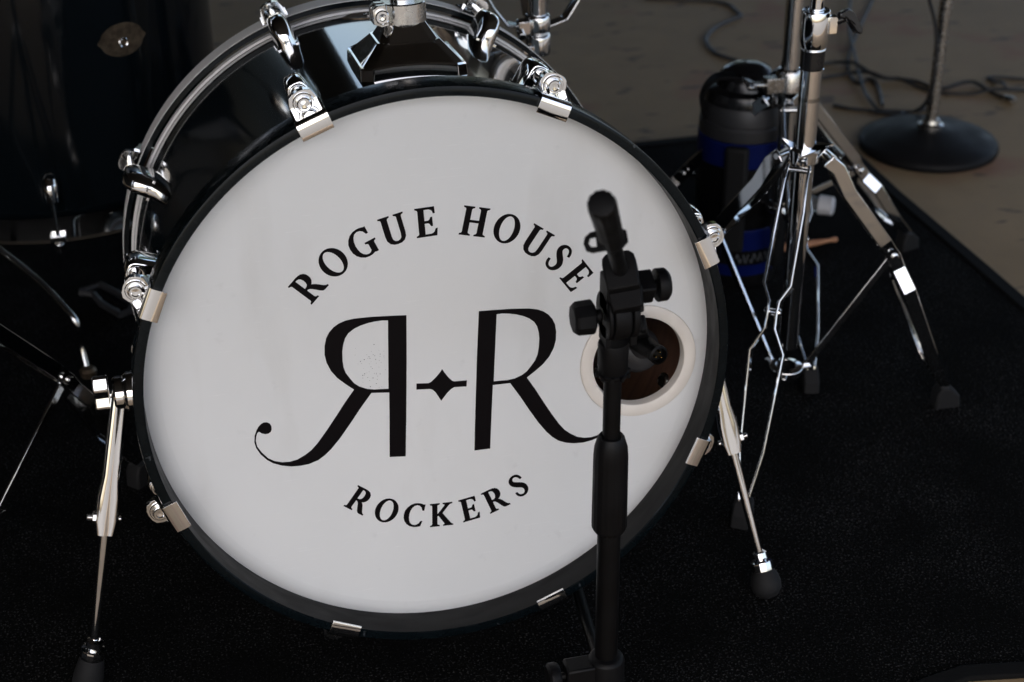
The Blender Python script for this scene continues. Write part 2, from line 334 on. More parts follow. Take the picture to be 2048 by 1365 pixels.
G['R'] = (.86, [[(0, 0), (.36, 0), (.36, .03), (.29, .06), (.27, .10), (.27, .44), (.33, .44), (.39, .40), (.44, .33), (.57, .08), (.62, .02), (.68, 0), (.86, 0), (.86, .035), (.80, .06), (.75, .12), (.62, .35), (.56, .42), (.51, .465), (.58, .50), (.64, .56), (.68, .64), (.69, .73), (.68, .82), (.64, .90), (.57, .96), (.48, .99), (.38, 1), (0, 1), (0, .97), (.07, .94), (.09, .9), (.09, .1), (.07, .06), (0, .03)],
              [(.27, .94), (.35, .94), (.42, .91), (.465, .85), (.485, .74), (.475, .64), (.44, .56), (.38, .52), (.31, .51), (.27, .51)]])
def ell(cx, cy, rx, ry, tilt=0, n=40):
    c, s_ = math.cos(tilt), math.sin(tilt)
    return [(cx+rx*math.cos(a)*c-ry*math.sin(a)*s_, cy+rx*math.cos(a)*s_+ry*math.sin(a)*c) for a in [2*math.pi*i/n for i in range(n)]]
G['O'] = (.88, [ell(.44, .5, .44, .515), ell(.44, .5, .255, .455, .06)])
G['G'] = (.88, [[(.76, .98), (.72, .97), (.66, .99), (.58, 1.01), (.47, 1.015), (.33, .99), (.2, .92), (.09, .8), (.02, .66), (0, .5), (.02, .34), (.08, .2), (.18, .09), (.31, .01), (.46, -.015), (.58, 0), (.68, .04), (.73, .02), (.80, .02), (.80, .36), (.82, .40), (.88, .42), (.88, .46), (.52, .46), (.52, .42), (.59, .40), (.61, .36), (.61, .13), (.55, .07), (.47, .05), (.38, .07), (.29, .14), (.23, .25), (.20, .38), (.19, .52), (.21, .68), (.26, .81), (.34, .91), (.45, .95), (.56, .93), (.65, .86), (.70, .74), (.76, .74)]])
G['C'] = (.76, [[(.75, .98), (.70, .97), (.65, .99), (.57, 1.01), (.47, 1.015), (.33, .99), (.2, .92), (.09, .8), (.02, .66), (0, .5), (.02, .34), (.08, .2), (.18, .09), (.31, .01), (.46, -.015), (.6, 0), (.72, .04), (.76, .25), (.71, .25), (.65, .13), (.57, .07), (.48, .05), (.38, .07), (.29, .14), (.23, .25), (.20, .38), (.19, .52), (.21, .68), (.26, .81), (.34, .91), (.45, .95), (.55, .93), (.64, .86), (.69, .73), (.75, .73)]])
G['U'] = (.85, [[(0, 1), (0, .97), (.07, .94), (.09, .90), (.09, .34), (.11, .18), (.19, .06), (.30, 0), (.43, -.015), (.56, 0), (.67, .06), (.74, .17), (.76, .32), (.76, .90), (.78, .94), (.85, .97), (.85, 1), (.53, 1), (.53, .97), (.60, .94), (.62, .90), (.62, .30), (.60, .17), (.54, .10), (.45, .07), (.36, .09), (.30, .16), (.28, .28), (.28, .90), (.30, .94), (.37, .97), (.37, 1)]])
G['K'] = (.90, [[(0, 0), (.36, 0), (.36, .03), (.29, .06), (.27, .1), (.27, .44), (.33, .47), (.57, .10), (.57, .05), (.52, .03), (.52, 0), (.90, 0), (.90, .03), (.84, .06), (.78, .13), (.47, .56), (.70, .87), (.78, .95), (.86, .97), (.86, 1), (.50, 1), (.50, .97), (.57, .94), (.57, .88), (.32, .55), (.27, .53), (.27, .9), (.29, .94), (.36, .97), (.36, 1), (0, 1), (0, .97), (.07, .94), (.09, .9), (.09, .1), (.07, .06), (0, .03)]])
def stroke(P, W):
    P = catmull([(x, y, 0) for x, y in P], 4); n_ = len(P); L_, R_ = [], []
    for i, p in enumerate(P):
        t = i/(n_-1)*(len(W)-1); k = min(int(t), len(W)-2); w = W[k]+(W[k+1]-W[k])*(t-k)
        d = (P[min(i+1, n_-1)]-P[max(i-1, 0)]).normalized(); q = Vector((-d.y, d.x, 0))*w/2
        L_.append(((p+q).x, (p+q).y)); R_.append(((p-q).x, (p-q).y))
    return L_+R_[::-1]
G['S'] = (.58, [stroke([(.525, .72), (.50, .83), (.43, .93), (.31, .97), (.19, .93), (.12, .82), (.14, .69), (.25, .57), (.38, .46), (.46, .33), (.45, .18), (.36, .06), (.24, .025), (.12, .07), (.055, .17), (.04, .28)], [.075, .085, .08, .075, .10, .15, .18, .20, .20, .18, .15, .10, .075, .08, .085, .07])])
letters = []
def bolder(l, e):
    n_ = len(l); A_ = sum(l[i][0]*l[(i+1) % n_][1]-l[(i+1) % n_][0]*l[i][1] for i in range(n_)); s_ = 1 if A_ > 0 else -1; o = []
    for i in range(n_):
        p = Vector(l[i]); a = p-Vector(l[i-1]); c = Vector(l[(i+1) % n_])-p
        if a.length < 1e-7 or c.length < 1e-7: o.append((p.x, p.y)); continue
        a.normalize(); c.normalize(); na = Vector((a.y, -a.x))*s_; nc = Vector((c.y, -c.x))*s_; m_ = na+nc
        if m_.length < .3: m_ = na
        m_.normalize(); k = min(1.6, 1/max(.4, m_.dot(na))); q = p+m_*e*k; o.append((q.x, q.y))
    return o
def letter(loops, e=0):
    if e: loops = [bolder(loops[0], e)]+[bolder(l, -e) for l in loops[1:]]
    b = DB(); V2 = lambda l: [(x, z) for x, z in l]
    b.prism(V2(loops[0]), YH-.00045, YH-.0001, XZ, [V2(l) for l in loops[1:]])
    b.build('letter', 'ink', skin, ang=30)
TC = (.0038, -.0190)
def arc_letter(ch, a_deg, r0, h, up=1, sx=1.0):
    w, loops = G[ch]; a = R(a_deg); out = []
    for l in loops:
        q = []
        for x, y in l:
            X = (x-w/2)*h*sx; Y = y*h
            if up > 0:  # letters stand on the circle, tops outwards
                e = Vector((math.sin(a), -math.cos(a))); n_ = Vector((math.cos(a), math.sin(a)))
            else:
                e = Vector((-math.sin(a), math.cos(a))); n_ = Vector((-math.cos(a), -math.sin(a)))
            p = Vector(TC)+Vector((math.cos(a), math.sin(a)))*r0+e*X+n_*Y; q.append((p.x, p.y))
        out.append(q)
    letter(out, .00032)
CH = .0286
for ch, a in (('R', 134.9), ('O', 124.0), ('G', 113.1), ('U', 102.3), ('E', 91.8), ('H', 76.2), ('O', 65.1), ('U', 54.0), ('S', 44.2), ('E', 34.9)):
    arc_letter(ch, a, .1572, CH)
for ch, a in (('R', -127.8), ('O', -115.8), ('C', -104.4), ('K', -92.9), ('E', -81.3), ('R', -70.0), ('S', -59.2)):
    arc_letter(ch, a, .1585, .0262, -1)
LR = [(-0.0263, 0.0604), (-0.0289, 0.0146), (-0.0330, -0.0462), (-0.0364, -0.0916), (-0.0525, -0.0897), (-0.0496, -0.0437), (-0.0483, -0.0189), (-0.0564, -0.0179), (-0.0658, -0.0168), (-0.0777, -0.0317), (-0.0889, -0.0468), (-0.1002, -0.0613), (-0.1099, -0.0719), (-0.1167, -0.0777), (-0.1234, -0.0819), (-0.1326, -0.0847), (-0.1415, -0.0853), (-0.1502, -0.0846), (-0.1589, -0.0823), (-0.1673, -0.0784), (-0.1731, -0.0736), (-0.1786, -0.0666), (-0.1822, -0.0590), (-0.1832, -0.0525), (-0.1822, -0.0457), (-0.1800, -0.0404), (-0.1776, -0.0366), (-0.1748, -0.0340), (-0.1723, -0.0329), (-0.1692, -0.0331), (-0.1666, -0.0348), (-0.1653, -0.0378), (-0.1653, -0.0413), (-0.1665, -0.0439), (-0.1689, -0.0454), (-0.1719, -0.0455), (-0.1752, -0.0442), (-0.1777, -0.0419), (-0.1795, -0.0433), (-0.1809, -0.0470), (-0.1817, -0.0513), (-0.1809, -0.0578), (-0.1772, -0.0647), (-0.1717, -0.0720), (-0.1658, -0.0762), (-0.1585, -0.0787), (-0.1510, -0.0793), (-0.1434, -0.0780), (-0.1355, -0.0742), (-0.1287, -0.0696), (-0.1218, -0.0626), (-0.1120, -0.0503), (-0.1006, -0.0349), (-0.0922, -0.0232), (-0.0824, -0.0108), (-0.0906, -0.0033), (-0.0976, 0.0039), (-0.1032, 0.0122), (-0.1067, 0.0216), (-0.1079, 0.0299), (-0.1071, 0.0392), (-0.1050, 0.0470), (-0.1017, 0.0526), (-0.0971, 0.0573), (-0.0919, 0.0605), (-0.0856, 0.0626), (-0.0769, 0.0636), (-0.0670, 0.0634), (-0.0583, 0.0631), (-0.0460, 0.0621), (-0.0360, 0.0613)]
LH = [(-0.0444, 0.0574), (-0.0466, 0.0198), (-0.0487, -0.0150), (-0.0574, -0.0140), (-0.0624, -0.0137), (-0.0699, -0.0119), (-0.0772, -0.0081), (-0.0819, -0.0039), (-0.0858, 0.0022), (-0.0891, 0.0081), (-0.0908, 0.0145), (-0.0912, 0.0221), (-0.0907, 0.0315), (-0.0893, 0.0381), (-0.0870, 0.0445), (-0.0835, 0.0494), (-0.0776, 0.0533), (-0.0713, 0.0557), (-0.0637, 0.0574), (-0.0574, 0.0581), (-0.0500, 0.0582)]
ST = [(-0.0208, -0.0133), (-0.0087, -0.0147), (-0.0061, -0.0136), (-0.0013, -0.0095), (0.0028, -0.0052), (0.0055, -0.0014), (0.0079, -0.0059), (0.0114, -0.0113), (0.0151, -0.0156), (0.0170, -0.0165), (0.0297, -0.0172), (0.0290, -0.0237), (0.0167, -0.0226), (0.0134, -0.0242), (0.0093, -0.0278), (0.0054, -0.0325), (0.0028, -0.0356), (0.0007, -0.0315), (-0.0022, -0.0257), (-0.0049, -0.0225), (-0.0071, -0.0212), (-0.0090, -0.0209), (-0.0212, -0.0198)]
letter([LR, LH])
pc = Vector((.0040, -.0186)); ca, sa = math.cos(R(-4.0)), math.sin(R(-4.0))
def mirror(l):
    o = []
    for x, z in l:
        dx, dz = x-pc.x, z-pc.y; u = dx*ca+dz*sa; v = -dx*sa+dz*ca; u = -u; v *= .995
        o.append((pc.x+u*ca-v*sa, pc.y+u*sa+v*ca))
    return o[::-1]
letter([mirror(LR), mirror(LH)])
b = DB(); b.prism(ST, YH-.00045, YH-.0001, XZ); b.build('star_ornament', 'ink', skin, ang=30)

rn = random.Random(7); b = DB()
for i in range(70):
    x, z = rn.gauss(-.062, .010), rn.gauss(.012, .016)
    if (x+.062)**2/.02**2+(z-.012)**2/.034**2 < 1: r_ = rn.uniform(.00018, .0005); b.prism([(x+r_*math.cos(a), z+r_*.8*math.sin(a)) for a in (0, 1.1, 2.3, 3.3, 4.4, 5.4)], YH-.0003, YH-.0001, XZ)
b.build('scuff_specks', 'fabric', skin, kind='stuff')
# claws, rods and lugs ---------------------------------------------
def rim_frame(a, rear=False):
    a = R(a); z = Vector((math.cos(a), 0, math.sin(a))); y = Vector((0, -1 if rear else 1, 0)); x = y.cross(z)
    m_ = Matrix((x, y, z)).transposed().to_4x4(); m_.translation = z*RO+Vector((0, YR if rear else 0, 0)); return DM @ m_
def claw_set(Wm):
    b = MB()
    YZ = Matrix(((0, 0, 1, 0), (1, 0, 0, 0), (0, 1, 0, 0), (0, 0, 0, 1)))  # (y, z, x) -> (x, y, z)
    b.prism([(-.0004, -.0138), (-.0004, .0004), (.0325, .0004), (.0325, .0030), (.006, .0032), (.001, .0030), (-.0018, .0018), (-.0032, -.0005), (-.0036, -.004), (-.0036, -.0130), (-.0030, -.0145), (-.0012, -.0145)], -.0152, .0152, YZ)
    # upright ear behind the hoop edge, arched top
    ear = [(-.0138, .0006), (.0138, .0006), (.0128, .0120), (.0105, .0180), (.0060, .0205), (0, .0212), (-.0060, .0205), (-.0105, .0180), (-.0128, .0120)]
    EA = Matrix(((1, 0, 0, 0), (0, 0, 1, 0), (0, 1, 0, 0), (0, 0, 0, 1)))
    b.prism(ear, .0245, .0325, EA)
    # saddle walls beside the bolt
    for s_ in (-1, 1):
        b.prism([(.004, .0028), (.0245, .0028), (.0245, .0085), (.016, .0062)], s_*.0138-.0012, s_*.0138+.0012, YZ)
    o = b.build('claw', 'chrome', drum, bevel=.0007, Wm=Wm)
    b = MB(Matrix.Translation((0, .0244, .0095)) @ Matrix.Rotation(R(90), 4, 'X'))
    b.lathe([(.0098, 0), (.0098, .0010), (.0090, .0018), (.0078, .0018), (.0070, .0006), (.0064, .0004), (.0064, .0062), (.0056, .0072), (.0040, .0072), (.0036, .0050), (0, .0046)], None, 28)
    k = b.build('bolt_head', 'chrome', o, ang=30, Wm=Wm)
    b = MB(); b.tube((0, .0300, .0095), (0, .0760, .0085), .0029, n=14); b.build('tension_rod', 'chrome', drum, Wm=Wm)
    b = MB(); V = []; F = []; NS = 14
    secs = [(.0700, .0096, .0150), (.0706, .0108, .0168), (.0740, .0116, .0178), (.0900, .0116, .0184), (.1020, .0112, .0176), (.1100, .0100, .0140), (.1150, .0082, .0080), (.1180, .0055, .0010), (.1188, .003, -.007)]
    for y, w, t in secs:
        for i in range(NS+1):
            a = math.pi*i/NS; cx = math.copysign(abs(math.cos(a))**.52, math.cos(a)); sz = abs(math.sin(a))**.55
            V.append((w*cx*(1.12 if i in (0, NS) else 1), y, -.0128+(t+.0128)*sz))
    for i in range(len(secs)-1):
        for k2 in range(NS): q = i*(NS+1)+k2; F.append((q, q+1, q+NS+2, q+NS+1))
        F.append((i*(NS+1), (i+1)*(NS+1), (i+1)*(NS+1)+NS, i*(NS+1)+NS))
    F.append(list(range(NS+1))[::-1]); e = (len(secs)-1)*(NS+1); F.append([e+k2 for k2 in range(NS+1)]); b.add(V, F)
    b.lathe([(.0088, 0), (.0088, .0020), (.0074, .0028), (.0062, .0024), (.0048, -.001), (0, -.001)], Matrix.Translation((0, .0698, .0070)) @ Matrix.Rotation(R(90), 4, 'X'), 24)
    # flared foot following the shell
    b.box((0, .0935, -.0112), (.0245, .044, .0022))
    b.build('lug', 'chrome', drum, bevel=.0008, Wm=Wm, ang=32)
n0 = len(KIDS[drum]); claw_set(rim_frame(20.97)); proto = KIDS[drum][n0:]
W0 = WM[proto[0]]
for rear in (False, True):
    for k in range(8):
        if k == 0 and not rear: continue
        for o in proto: dup(o, rim_frame(20.97 + 45*k + (0 if not rear else -2.2), rear), drum)

# tom mount on top of the shell ------------------------------------
mx, my = .0062, .140
tom = None
def tier(b, A, Bq):   # loft between two chamfered rectangles; A = (halfx, y0, y1, chamfer, z)
    def loop(hx, y0, y1, c, z, curve):
        P = [(-hx+c, y0), (hx-c, y0), (hx, y0+c), (hx, y1-c), (hx-c, y1), (-hx+c, y1), (-hx, y1-c), (-hx, y0+c)]
        o = []
        for i, (x, y) in enumerate(P):
            nx, ny = P[(i+1) % 8]
            for t in (0, .25, .5, .75):
                X = x+(nx-x)*t; Y = y+(ny-y)*t
                zz = z if not curve else math.sqrt(RS**2-(mx+X)**2)+z
                o.append((mx+X, my+Y, zz))
        return o
    a = loop(*A); c = loop(*Bq); n_ = len(a)
    F = [(i, (i+1) % n_, n_+(i+1) % n_, n_+i) for i in range(n_)]; b.add(a+c, F)
    b.add(c, [list(range(n_))]) if len(Bq) > 5 and Bq[4] > .30 else None
b = DB()
tier(b, (.0515, -.0550, .0550, .011, -.002, True), (.0510, -.0545, .0545, .011, .0105, True))
tier(b, (.0510, -.0545, .0545, .011, .0105, True), (.0500, -.0535, .0535, .0105, .0122, True))
tier(b, (.0500, -.0535, .0535, .0105, .0122, True), (.0478, -.0512, .0512, .010, .0118, True))
tier(b, (.0478, -.0512, .0512, .010, .0118, True), (.0312, -.0325, .0325, .008, RS+.0252, False))
tier(b, (.0312, -.0325, .0325, .008, RS+.0252, False), (.0302, -.0315, .0315, .008, RS+.0266, False))
tier(b, (.0302, -.0315, .0315, .008, RS+.0266, False), (.0282, -.0290, .0290, .008, RS+.0264, False))
tier(b, (.0282, -.0290, .0290, .008, RS+.0264, False), (.0195, -.0190, .0190, .007, RS+.0408, False))
tier(b, (.0195, -.0190, .0190, .007, RS+.0408, False), (.0188, -.0183, .0183, .007, RS+.0422, False))
tm = b.build('tom_mount', 'chrome', drum, ang=30, bevel=.0009, blim=10)
Tm = Matrix.Translation((mx, my, RS))
b = DB(); b.lathe([(.0122, .0400), (.0214, .0402), (.0222, .0412), (.0222, .0590), (.0212, .0602), (.0122, .0602)], Tm, 48, closed=True)
b.build('mount_collar', 'worn_chrome', tm, ang=30)
b = DB()
b.prism([(-.0325, .0440), (-.0325, .0575), (-.028, .061), (-.0185, .061), (-.0165, .0425), (-.024, .0405)], -.012, -.0205, Tm @ XZ)
b.prism([(-.0325, .0440), (-.0325, .0575), (-.028, .061), (-.0185, .061), (-.0165, .0425), (-.024, .0405)], .002, -.0075, Tm @ XZ)
b.build('clamp_ear', 'worn_chrome', tm, bevel=.001)
b = DB(); b.lathe([(.0068, 0), (.0068, .004), (.0058, .0052), (.0036, .0052), (.003, .0034), (0, .003)], Tm @ Matrix.Translation((-.0238, -.0203, .0508)) @ Matrix.Rotation(R(90), 4, 'X'), 24); b.build('clamp_bolt', 'chrome', tm)
b = DB(); b.lathe([(.0120, .02), (.0120, .30), (.0100, .302)], Tm, 40); b.build('tom_post', 'chrome', drum)
# vent badge of the shell
def oval_badge(M0, Rr, w, h, name, parent):
    b = MB(M0); V = []; N_ = 48
    for i in range(N_):
        a = 2*math.pi*i/N_; s_ = 1+.05*math.cos(8*a)*(abs(math.cos(a)) > .8)
        V.append((w*math.cos(a)*s_, h*math.copysign(abs(math.sin(a))**1.15, math.sin(a))))
    F = []; VV = []
    for z_ in (Rr-.0002, Rr+.0010): VV += [((z_)*math.sin(x/Rr), y, (z_)*math.cos(x/Rr)) for x, y in V]
    c0 = len(VV); VV.append((0, 0, Rr+.0012))
    for i in range(N_): j = (i+1) % N_; F += [(i, j, N_+j, N_+i), (N_+i, N_+j, c0)]
    b.add(VV, F); bd = b.build(name, 'badge', parent, ang=30)
    b = MB(M0); b.lathe([(.0052, .0005), (.0066, .0012), (.0066, .0022), (.0058, .0030), (.0046, .0022), (.0044, .0004)], Matrix.Translation((0, -.0035, Rr)), 28, closed=True); b.build('vent_grommet', 'chrome', bd)
    b = MB(M0); b.lathe([(.0045, .0010), (.0001, .0011)], Matrix.Translation((0, -.0035, Rr)), 20); b.build('vent_hole', 'rubber', bd)
    return bd
oval_badge(DM @ Matrix.Translation((0, .362, 0)) @ Matrix.Rotation(R(1.0), 4, 'Y'), RS, .028, .016, 'shell_badge', drum)
# spurs --------------------------------------------------------------
def spur(sx, top, mid, nut, foot, bulb):
    top, mid, nut, foot = map(Vector, (top, mid, nut, foot))
    b = MB(); X = Matrix.Rotation(R(90)*sx, 4, 'Y')
    C0 = Matrix.Translation((sx*.279, .092, .312))
    b.lathe([(.024, -.004), (.024, .006), (.021, .009), (.0205, .018), (.018, .021), (0, .021)], C0 @ X, 36); b.box((sx*.281, .10, .312), (.006, .036, .060))
    p = b.build('spur_bracket', 'chrome', drum, bevel=.0008)
    b = MB(); b.lathe([(.0165, .0212), (.0175, .0225), (.0175, .029), (.0160, .0310), (0, .031)], C0 @ X, 36); b.build('ratchet_disc', 'chrome', p)
    b = MB(); b.lathe([(.0045, .031), (.0045, .046 if sx < 0 else .034)], C0 @ X, 16)
    wp = [(-.0030, .0218), (.0030, .0218), (.0090, .010), (.0058, 0), (.0090, -.010), (.0030, -.0218), (-.0030, -.0218), (-.0090, -.010), (-.0058, 0), (-.0090, .010)]
    WX = Matrix(((0, 0, sx, 0), (1, 0, 0, 0), (0, 1, 0, 0), (0, 0, 0, 1)))
    if sx < 0: b.prism(wp, .0345, .0500, C0 @ WX); b.build('wing_screw', 'chrome', p, bevel=.0018)
    # leg channel: a bent strip with folded sides
    lg_d = (mid-top).normalized(); side = Vector((0, 1, 0)); side = (side-lg_d*side.dot(lg_d)).normalized(); out = lg_d.cross(side)
    if out.x*sx < 0: out = -out
    b = MB(); L_ = (mid-top).length
    fr = Matrix((side, out, lg_d)).transposed().to_4x4(); fr.translation = top
    wd = [(-.012, .016), (.01, .017), (L_*.55, .0175), (L_*.72, .023), (L_*.9, .024), (L_, .019)]
    pts = [fr @ Vector((0, 0, z)) for z, w in wd]
    V = []; F = []; LN = 36
    for (z, w), p in zip(wd, pts):
        for k_ in range(LN):
            a_ = 2*math.pi*k_/LN; cx = math.copysign(abs(math.cos(a_))**.7, math.cos(a_)); sy_ = math.copysign(abs(math.sin(a_))**.8, math.sin(a_))
            g_ = 1-.16*math.exp(-((math.cos(a_)+.18)/.22)**2) if math.sin(a_) < 0 else 1
            V.append(p+out*(w/2*cx)+side*(.0078*sy_*g_))
    for i in range(len(wd)-1):
        for k_ in range(LN): l_ = (k_+1) % LN; F.append((i*LN+k_, i*LN+l_, (i+1)*LN+l_, (i+1)*LN+k_))
    F.append(list(range(LN))[::-1]); F.append([(len(wd)-1)*LN+k_ for k_ in range(LN)]); b.add(V, F)
    lg = b.build('spur_leg', 'chrome', drum, ang=60)
    b = MB(); q = fr @ Vector((0, .001, L_*.86)); b.tube(fr @ Vector((0, -.014, L_*.88)), fr @ Vector((0, .019, L_*.88)), .0030, n=16); b.tube(fr @ Vector((0, .010, L_*.88)), fr @ Vector((0, .014, L_*.88)), .0065, n=6)
    b.build('clamp_screw', 'worn_chrome', lg, bevel=.0005)
    d = (nut-mid).normalized(); s0 = mid-d*.010
    b = MB(); b.tube(s0, nut, .0053, .0045, 20); b.build('spur_rod', 'chrome', drum)
    e = (foot-nut).normalized()
    b = MB(); b.lathe([(.0050, -.012), (.0085, -.010), (.0088, -.004), (.0062, -.001), (.0122, .000), (.0126, .002), (.0126, .0095), (.0115, .0115), (0, .0115)], frame(nut, e), 12); b.build('lock_nut', 'chrome', drum, ang=25)
    b = MB(); L2 = (foot-nut).length
    if bulb: b.lathe([(.0115, .0105), (.0150, .017), (.0168, .025), (.0160, .033), (.0110, .040), (.004, .0425)], frame(nut, e), 28)
    else: b.lathe([(.0115, .0105), (.0128, .014), (.0150, .030), (.0160, L2-.006), (.0145, L2-.001), (.004, L2)], frame(nut, e), 28)
    b.build('rubber_foot', 'rubber', drum)
    if bulb: b = MB(); b.lathe([(.0040, .040), (.0040, .050), (.0015, .053)], frame(nut, e), 14); b.build('steel_tip', 'chrome', drum)
spur(-1, (-0.3056, 0.0850, 0.3090), (-0.3371, 0.0500, 0.1789), (-0.3655, 0.0300, 0.0546), (-0.3815, 0.0260, 0.0004), False)
spur(1, (0.3051, 0.0850, 0.2750), (0.3246, 0.0500, 0.1639), (0.3495, 0.0100, 0.0426), (0.3545, -0.0060, 0.0067), True)
b = DB(); b.lathe([(.009, 0), (.009, .002), (.0055, .003), (.0055, .006), (0, .006)], Matrix.Translation((0.2594, 0.1026, -0.0826)) @ frame((0, 0, 0), -Vector((0.2594, 0.1026, -0.0826)).normalized()*1) , 20); b.build('lug_screw', 'worn_chrome', drum)

# pillow resting inside the drum (its own thing)
b = MB(); V = []; F = []; NX, NY = 28, 20
for side in (1, -1):
    for j in range(NY+1):
        for i in range(NX+1):
            u, v = i/NX*2-1, j/NY*2-1; e = max(0, (1-abs(u)**3)*(1-abs(v)**3))**.5
            wr = .006*math.sin(9*u+4*v)+.004*math.sin(17*v-5*u)
            V.append((.155*u, .15*v, side*(.060*e+wr*e)))
N1 = (NX+1)*(NY+1)
for j in range(NY):
    for i in range(NX):
        q = j*(NX+1)+i; F.append((q, q+1, q+NX+2, q+NX+1)); F.append((N1+q, N1+q+NX+1, N1+q+NX+2, N1+q+1))
b.add(V, F, DM @ Matrix.Translation((.075, .21, -.175)) @ Matrix.Rotation(R(4), 4, 'Y'))
tag(b.build('pillow', 'fabric', ang=80), 'dark grey fabric pillow lying inside the bass drum behind its port hole', 'pillow')

# ------------------------------------------------------------------ short black microphone stand in front of the drum
sx, sy = .1192, -.16
ms_ = thing('microphone_stand', 'short matte black boom microphone stand in front of the white drum skin', 'microphone stand', (sx, sy, 0))
T = lambda z=0: Matrix.Translation((sx, sy, z))
b = MB(); b.tube((sx, sy, .045), (sx, sy, .262), .0108, n=36); b.build('lower_tube', 'blackmet', ms_)
b = MB(); zt, zb = 0.3501, 0.2475
prof = [(.0108, zb-.001), (.0136, zb), (.0160, zb+.004), (.0164, zb+.006), (.0158, zt-.022), (.0150, zt-.012), (.0122, zt-.002), (.0108, zt), (.0086, zt-.0005), (.0082, zt-.006)]
nR = 40; V = []; F = []
for i in range(nR*2):
    a = math.pi*i/nR; g = 1-(.02 if i % 4 < 2 else 0)
    V += [(r*(g if 2 <= k <= 4 else 1)*math.cos(a), r*(g if 2 <= k <= 4 else 1)*math.sin(a), z) for k, (r, z) in enumerate(prof)]
for i in range(nR*2):
    for k in range(len(prof)-1): j = (i+1) % (nR*2); L = len(prof); F.append((i*L+k, j*L+k, j*L+k+1, i*L+k+1))
b.add(V, F, Matrix.Translation((sx, sy, 0))); b.build('clutch_sleeve', 'blackpl', ms_, ang=40)
b = MB(); b.tube((sx, sy, .25), (sx, sy, 0.4167), .0079, n=32); b.build('upper_tube', 'blackmet', ms_)
zj = 0.4726; zc = 0.4317
b = MB(); b.lathe([(.0105, zc-.0205), (.0128, zc-.0195), (.0138, zc-.0175), (.0138, zc-.0155), (.0125, zc-.0145), (.0132, zc-.0135), (.0134, zc+.012), (.0128, zc+.014), (.004, zc+.014)], Matrix.Translation((sx, sy, 0)), 40)
for i in range(10):
    a = 2*math.pi*i/10; b.box((0, 0, 0), (.004, .003, .004), Matrix.Translation((sx, sy, 0)) @ Matrix.Rotation(a, 4, 'Z') @ Matrix.Translation((.0136, 0, zc-.0168)))
b.build('joint_collar', 'blackpl', ms_, ang=40)
AX = Matrix.Translation((sx+.004, sy, zj)) @ Matrix.Rotation(R(90), 4, 'Y')    # hinge axis along x
b = MB()
for lo, hi, r in ((-.0140, -.0100, .0218), (-.0090, .0060, .0222), (.0075, .0135, .0218)):
    b.lathe([(.004, lo), (r-.0012, lo), (r, lo+.0012), (r, hi-.0012), (r-.0012, hi), (.004, hi)], AX, 48)
for lo, hi in ((-.0140, -.0100), (.0075, .0135)): b.box((sx+.004+(lo+hi)/2, sy, zj-.017), (hi-lo, .022, .020))
b.build('hinge', 'blackpl', ms_, bevel=.0006)
b = MB(); b.lathe([(.0060, -.0150), (.0060, -.0225)], AX, 20)
b.lathe([(.0105, -.0215), (.0142, -.0222), (.0152, -.0245), (.0148, -.0375), (.0125, -.0408), (0, -.0415)], AX, 9)
b.build('hinge_knob', 'blackpl', ms_, bevel=.0018, ang=30)
# boom direction
Pl = Vector((0.2008, 0.0200, 0.3497)); Pu = Vector((0.1258, -0.1600, 0.5061)); u = (Pu-Pl).normalized(); S = lambda s: Pl+u*s
xr = Vector((1, 0, 0)); xr = (xr-u*xr.dot(u)).normalized(); nr = u.cross(xr)
BF = Matrix((xr, nr, u)).transposed().to_4x4()
def bf(s): m_ = BF.copy(); m_.translation = S(s); return m_
b = MB(); b.tube(S(-.004), S(.42), .0047, n=24); b.build('boom_rod', 'blackmet', ms_)
b = MB()   # clamp body holding the boom on top of the hinge
hs = .262
b.prism([(-.0135, -.016), (.0135, -.016), (.0142, .006), (.0132, .0115), (.0095, .0150), (-.0095, .0150), (-.0132, .0115), (-.0142, .006)], -.024, .022, bf(hs))
b.prism([(-.0125, -.030), (.0125, -.030), (.0150, -.012), (-.0150, -.012)], -.024, .006, bf(hs))
b.box((sx-.0080, sy, zj+.020), (.0040, .024, .034)); b.box((sx+.0145, sy, zj+.020), (.0050, .024, .034))
b.build('boom_clamp', 'blackpl', ms_, bevel=.0016)
KX = Matrix.Translation((0.1335, -0.1600, 0.4951)) @ Matrix.Rotation(R(90), 4, 'Y')
b = MB(KX @ Matrix.Rotation(R(30), 4, 'Z')); b.box((0, 0, .0095), (.0215, .0215, .0185)); b.build('clamp_block', 'blackpl', ms_, bevel=.0018)
b = MB(); b.lathe([(.0050, .018), (.0050, .0225)], KX, 18)
b.lathe([(.0110, .0215), (.0140, .0218), (.0145, .0230), (.0142, .0305), (.0110, .0332), (.0060, .0342), (0, .0344)], KX, 32); b.build('clamp_knob', 'blackpl', ms_, bevel=.0006, ang=30)
b = MB(); b.tube(S(.250), S(.372), .0060, .0064, 32); b.build('boom_sleeve', 'blackpl', ms_)
b = MB(); V = []; F = []; sec = [(.384, .0078), (.387, .0092), (.392, .0096), (.492, .0106), (.4975, .0103), (.5, .0094), (.5003, .0085)]
N12 = 48
for s_, r in sec:
    for i in range(N12):
        a = 2*math.pi*i/N12; g = 1-.055*(1-abs(math.sin(6*a)))**2 if s_ > .389 else 1
        V.append(bf(s_) @ Vector((r*g*math.cos(a), r*g*math.sin(a), 0)))
for k in range(len(sec)-1):
    for i in range(N12): j = (i+1) % N12; F.append((k*N12+i, k*N12+j, (k+1)*N12+j, (k+1)*N12+i))
F.append([(len(sec)-1)*N12+i for i in range(N12)]); F.append(list(range(N12))[::-1]); b.add(V, F)
b.build('counterweight_grip', 'blackpl', ms_, ang=28)
b = MB(); LP = bf(.392)
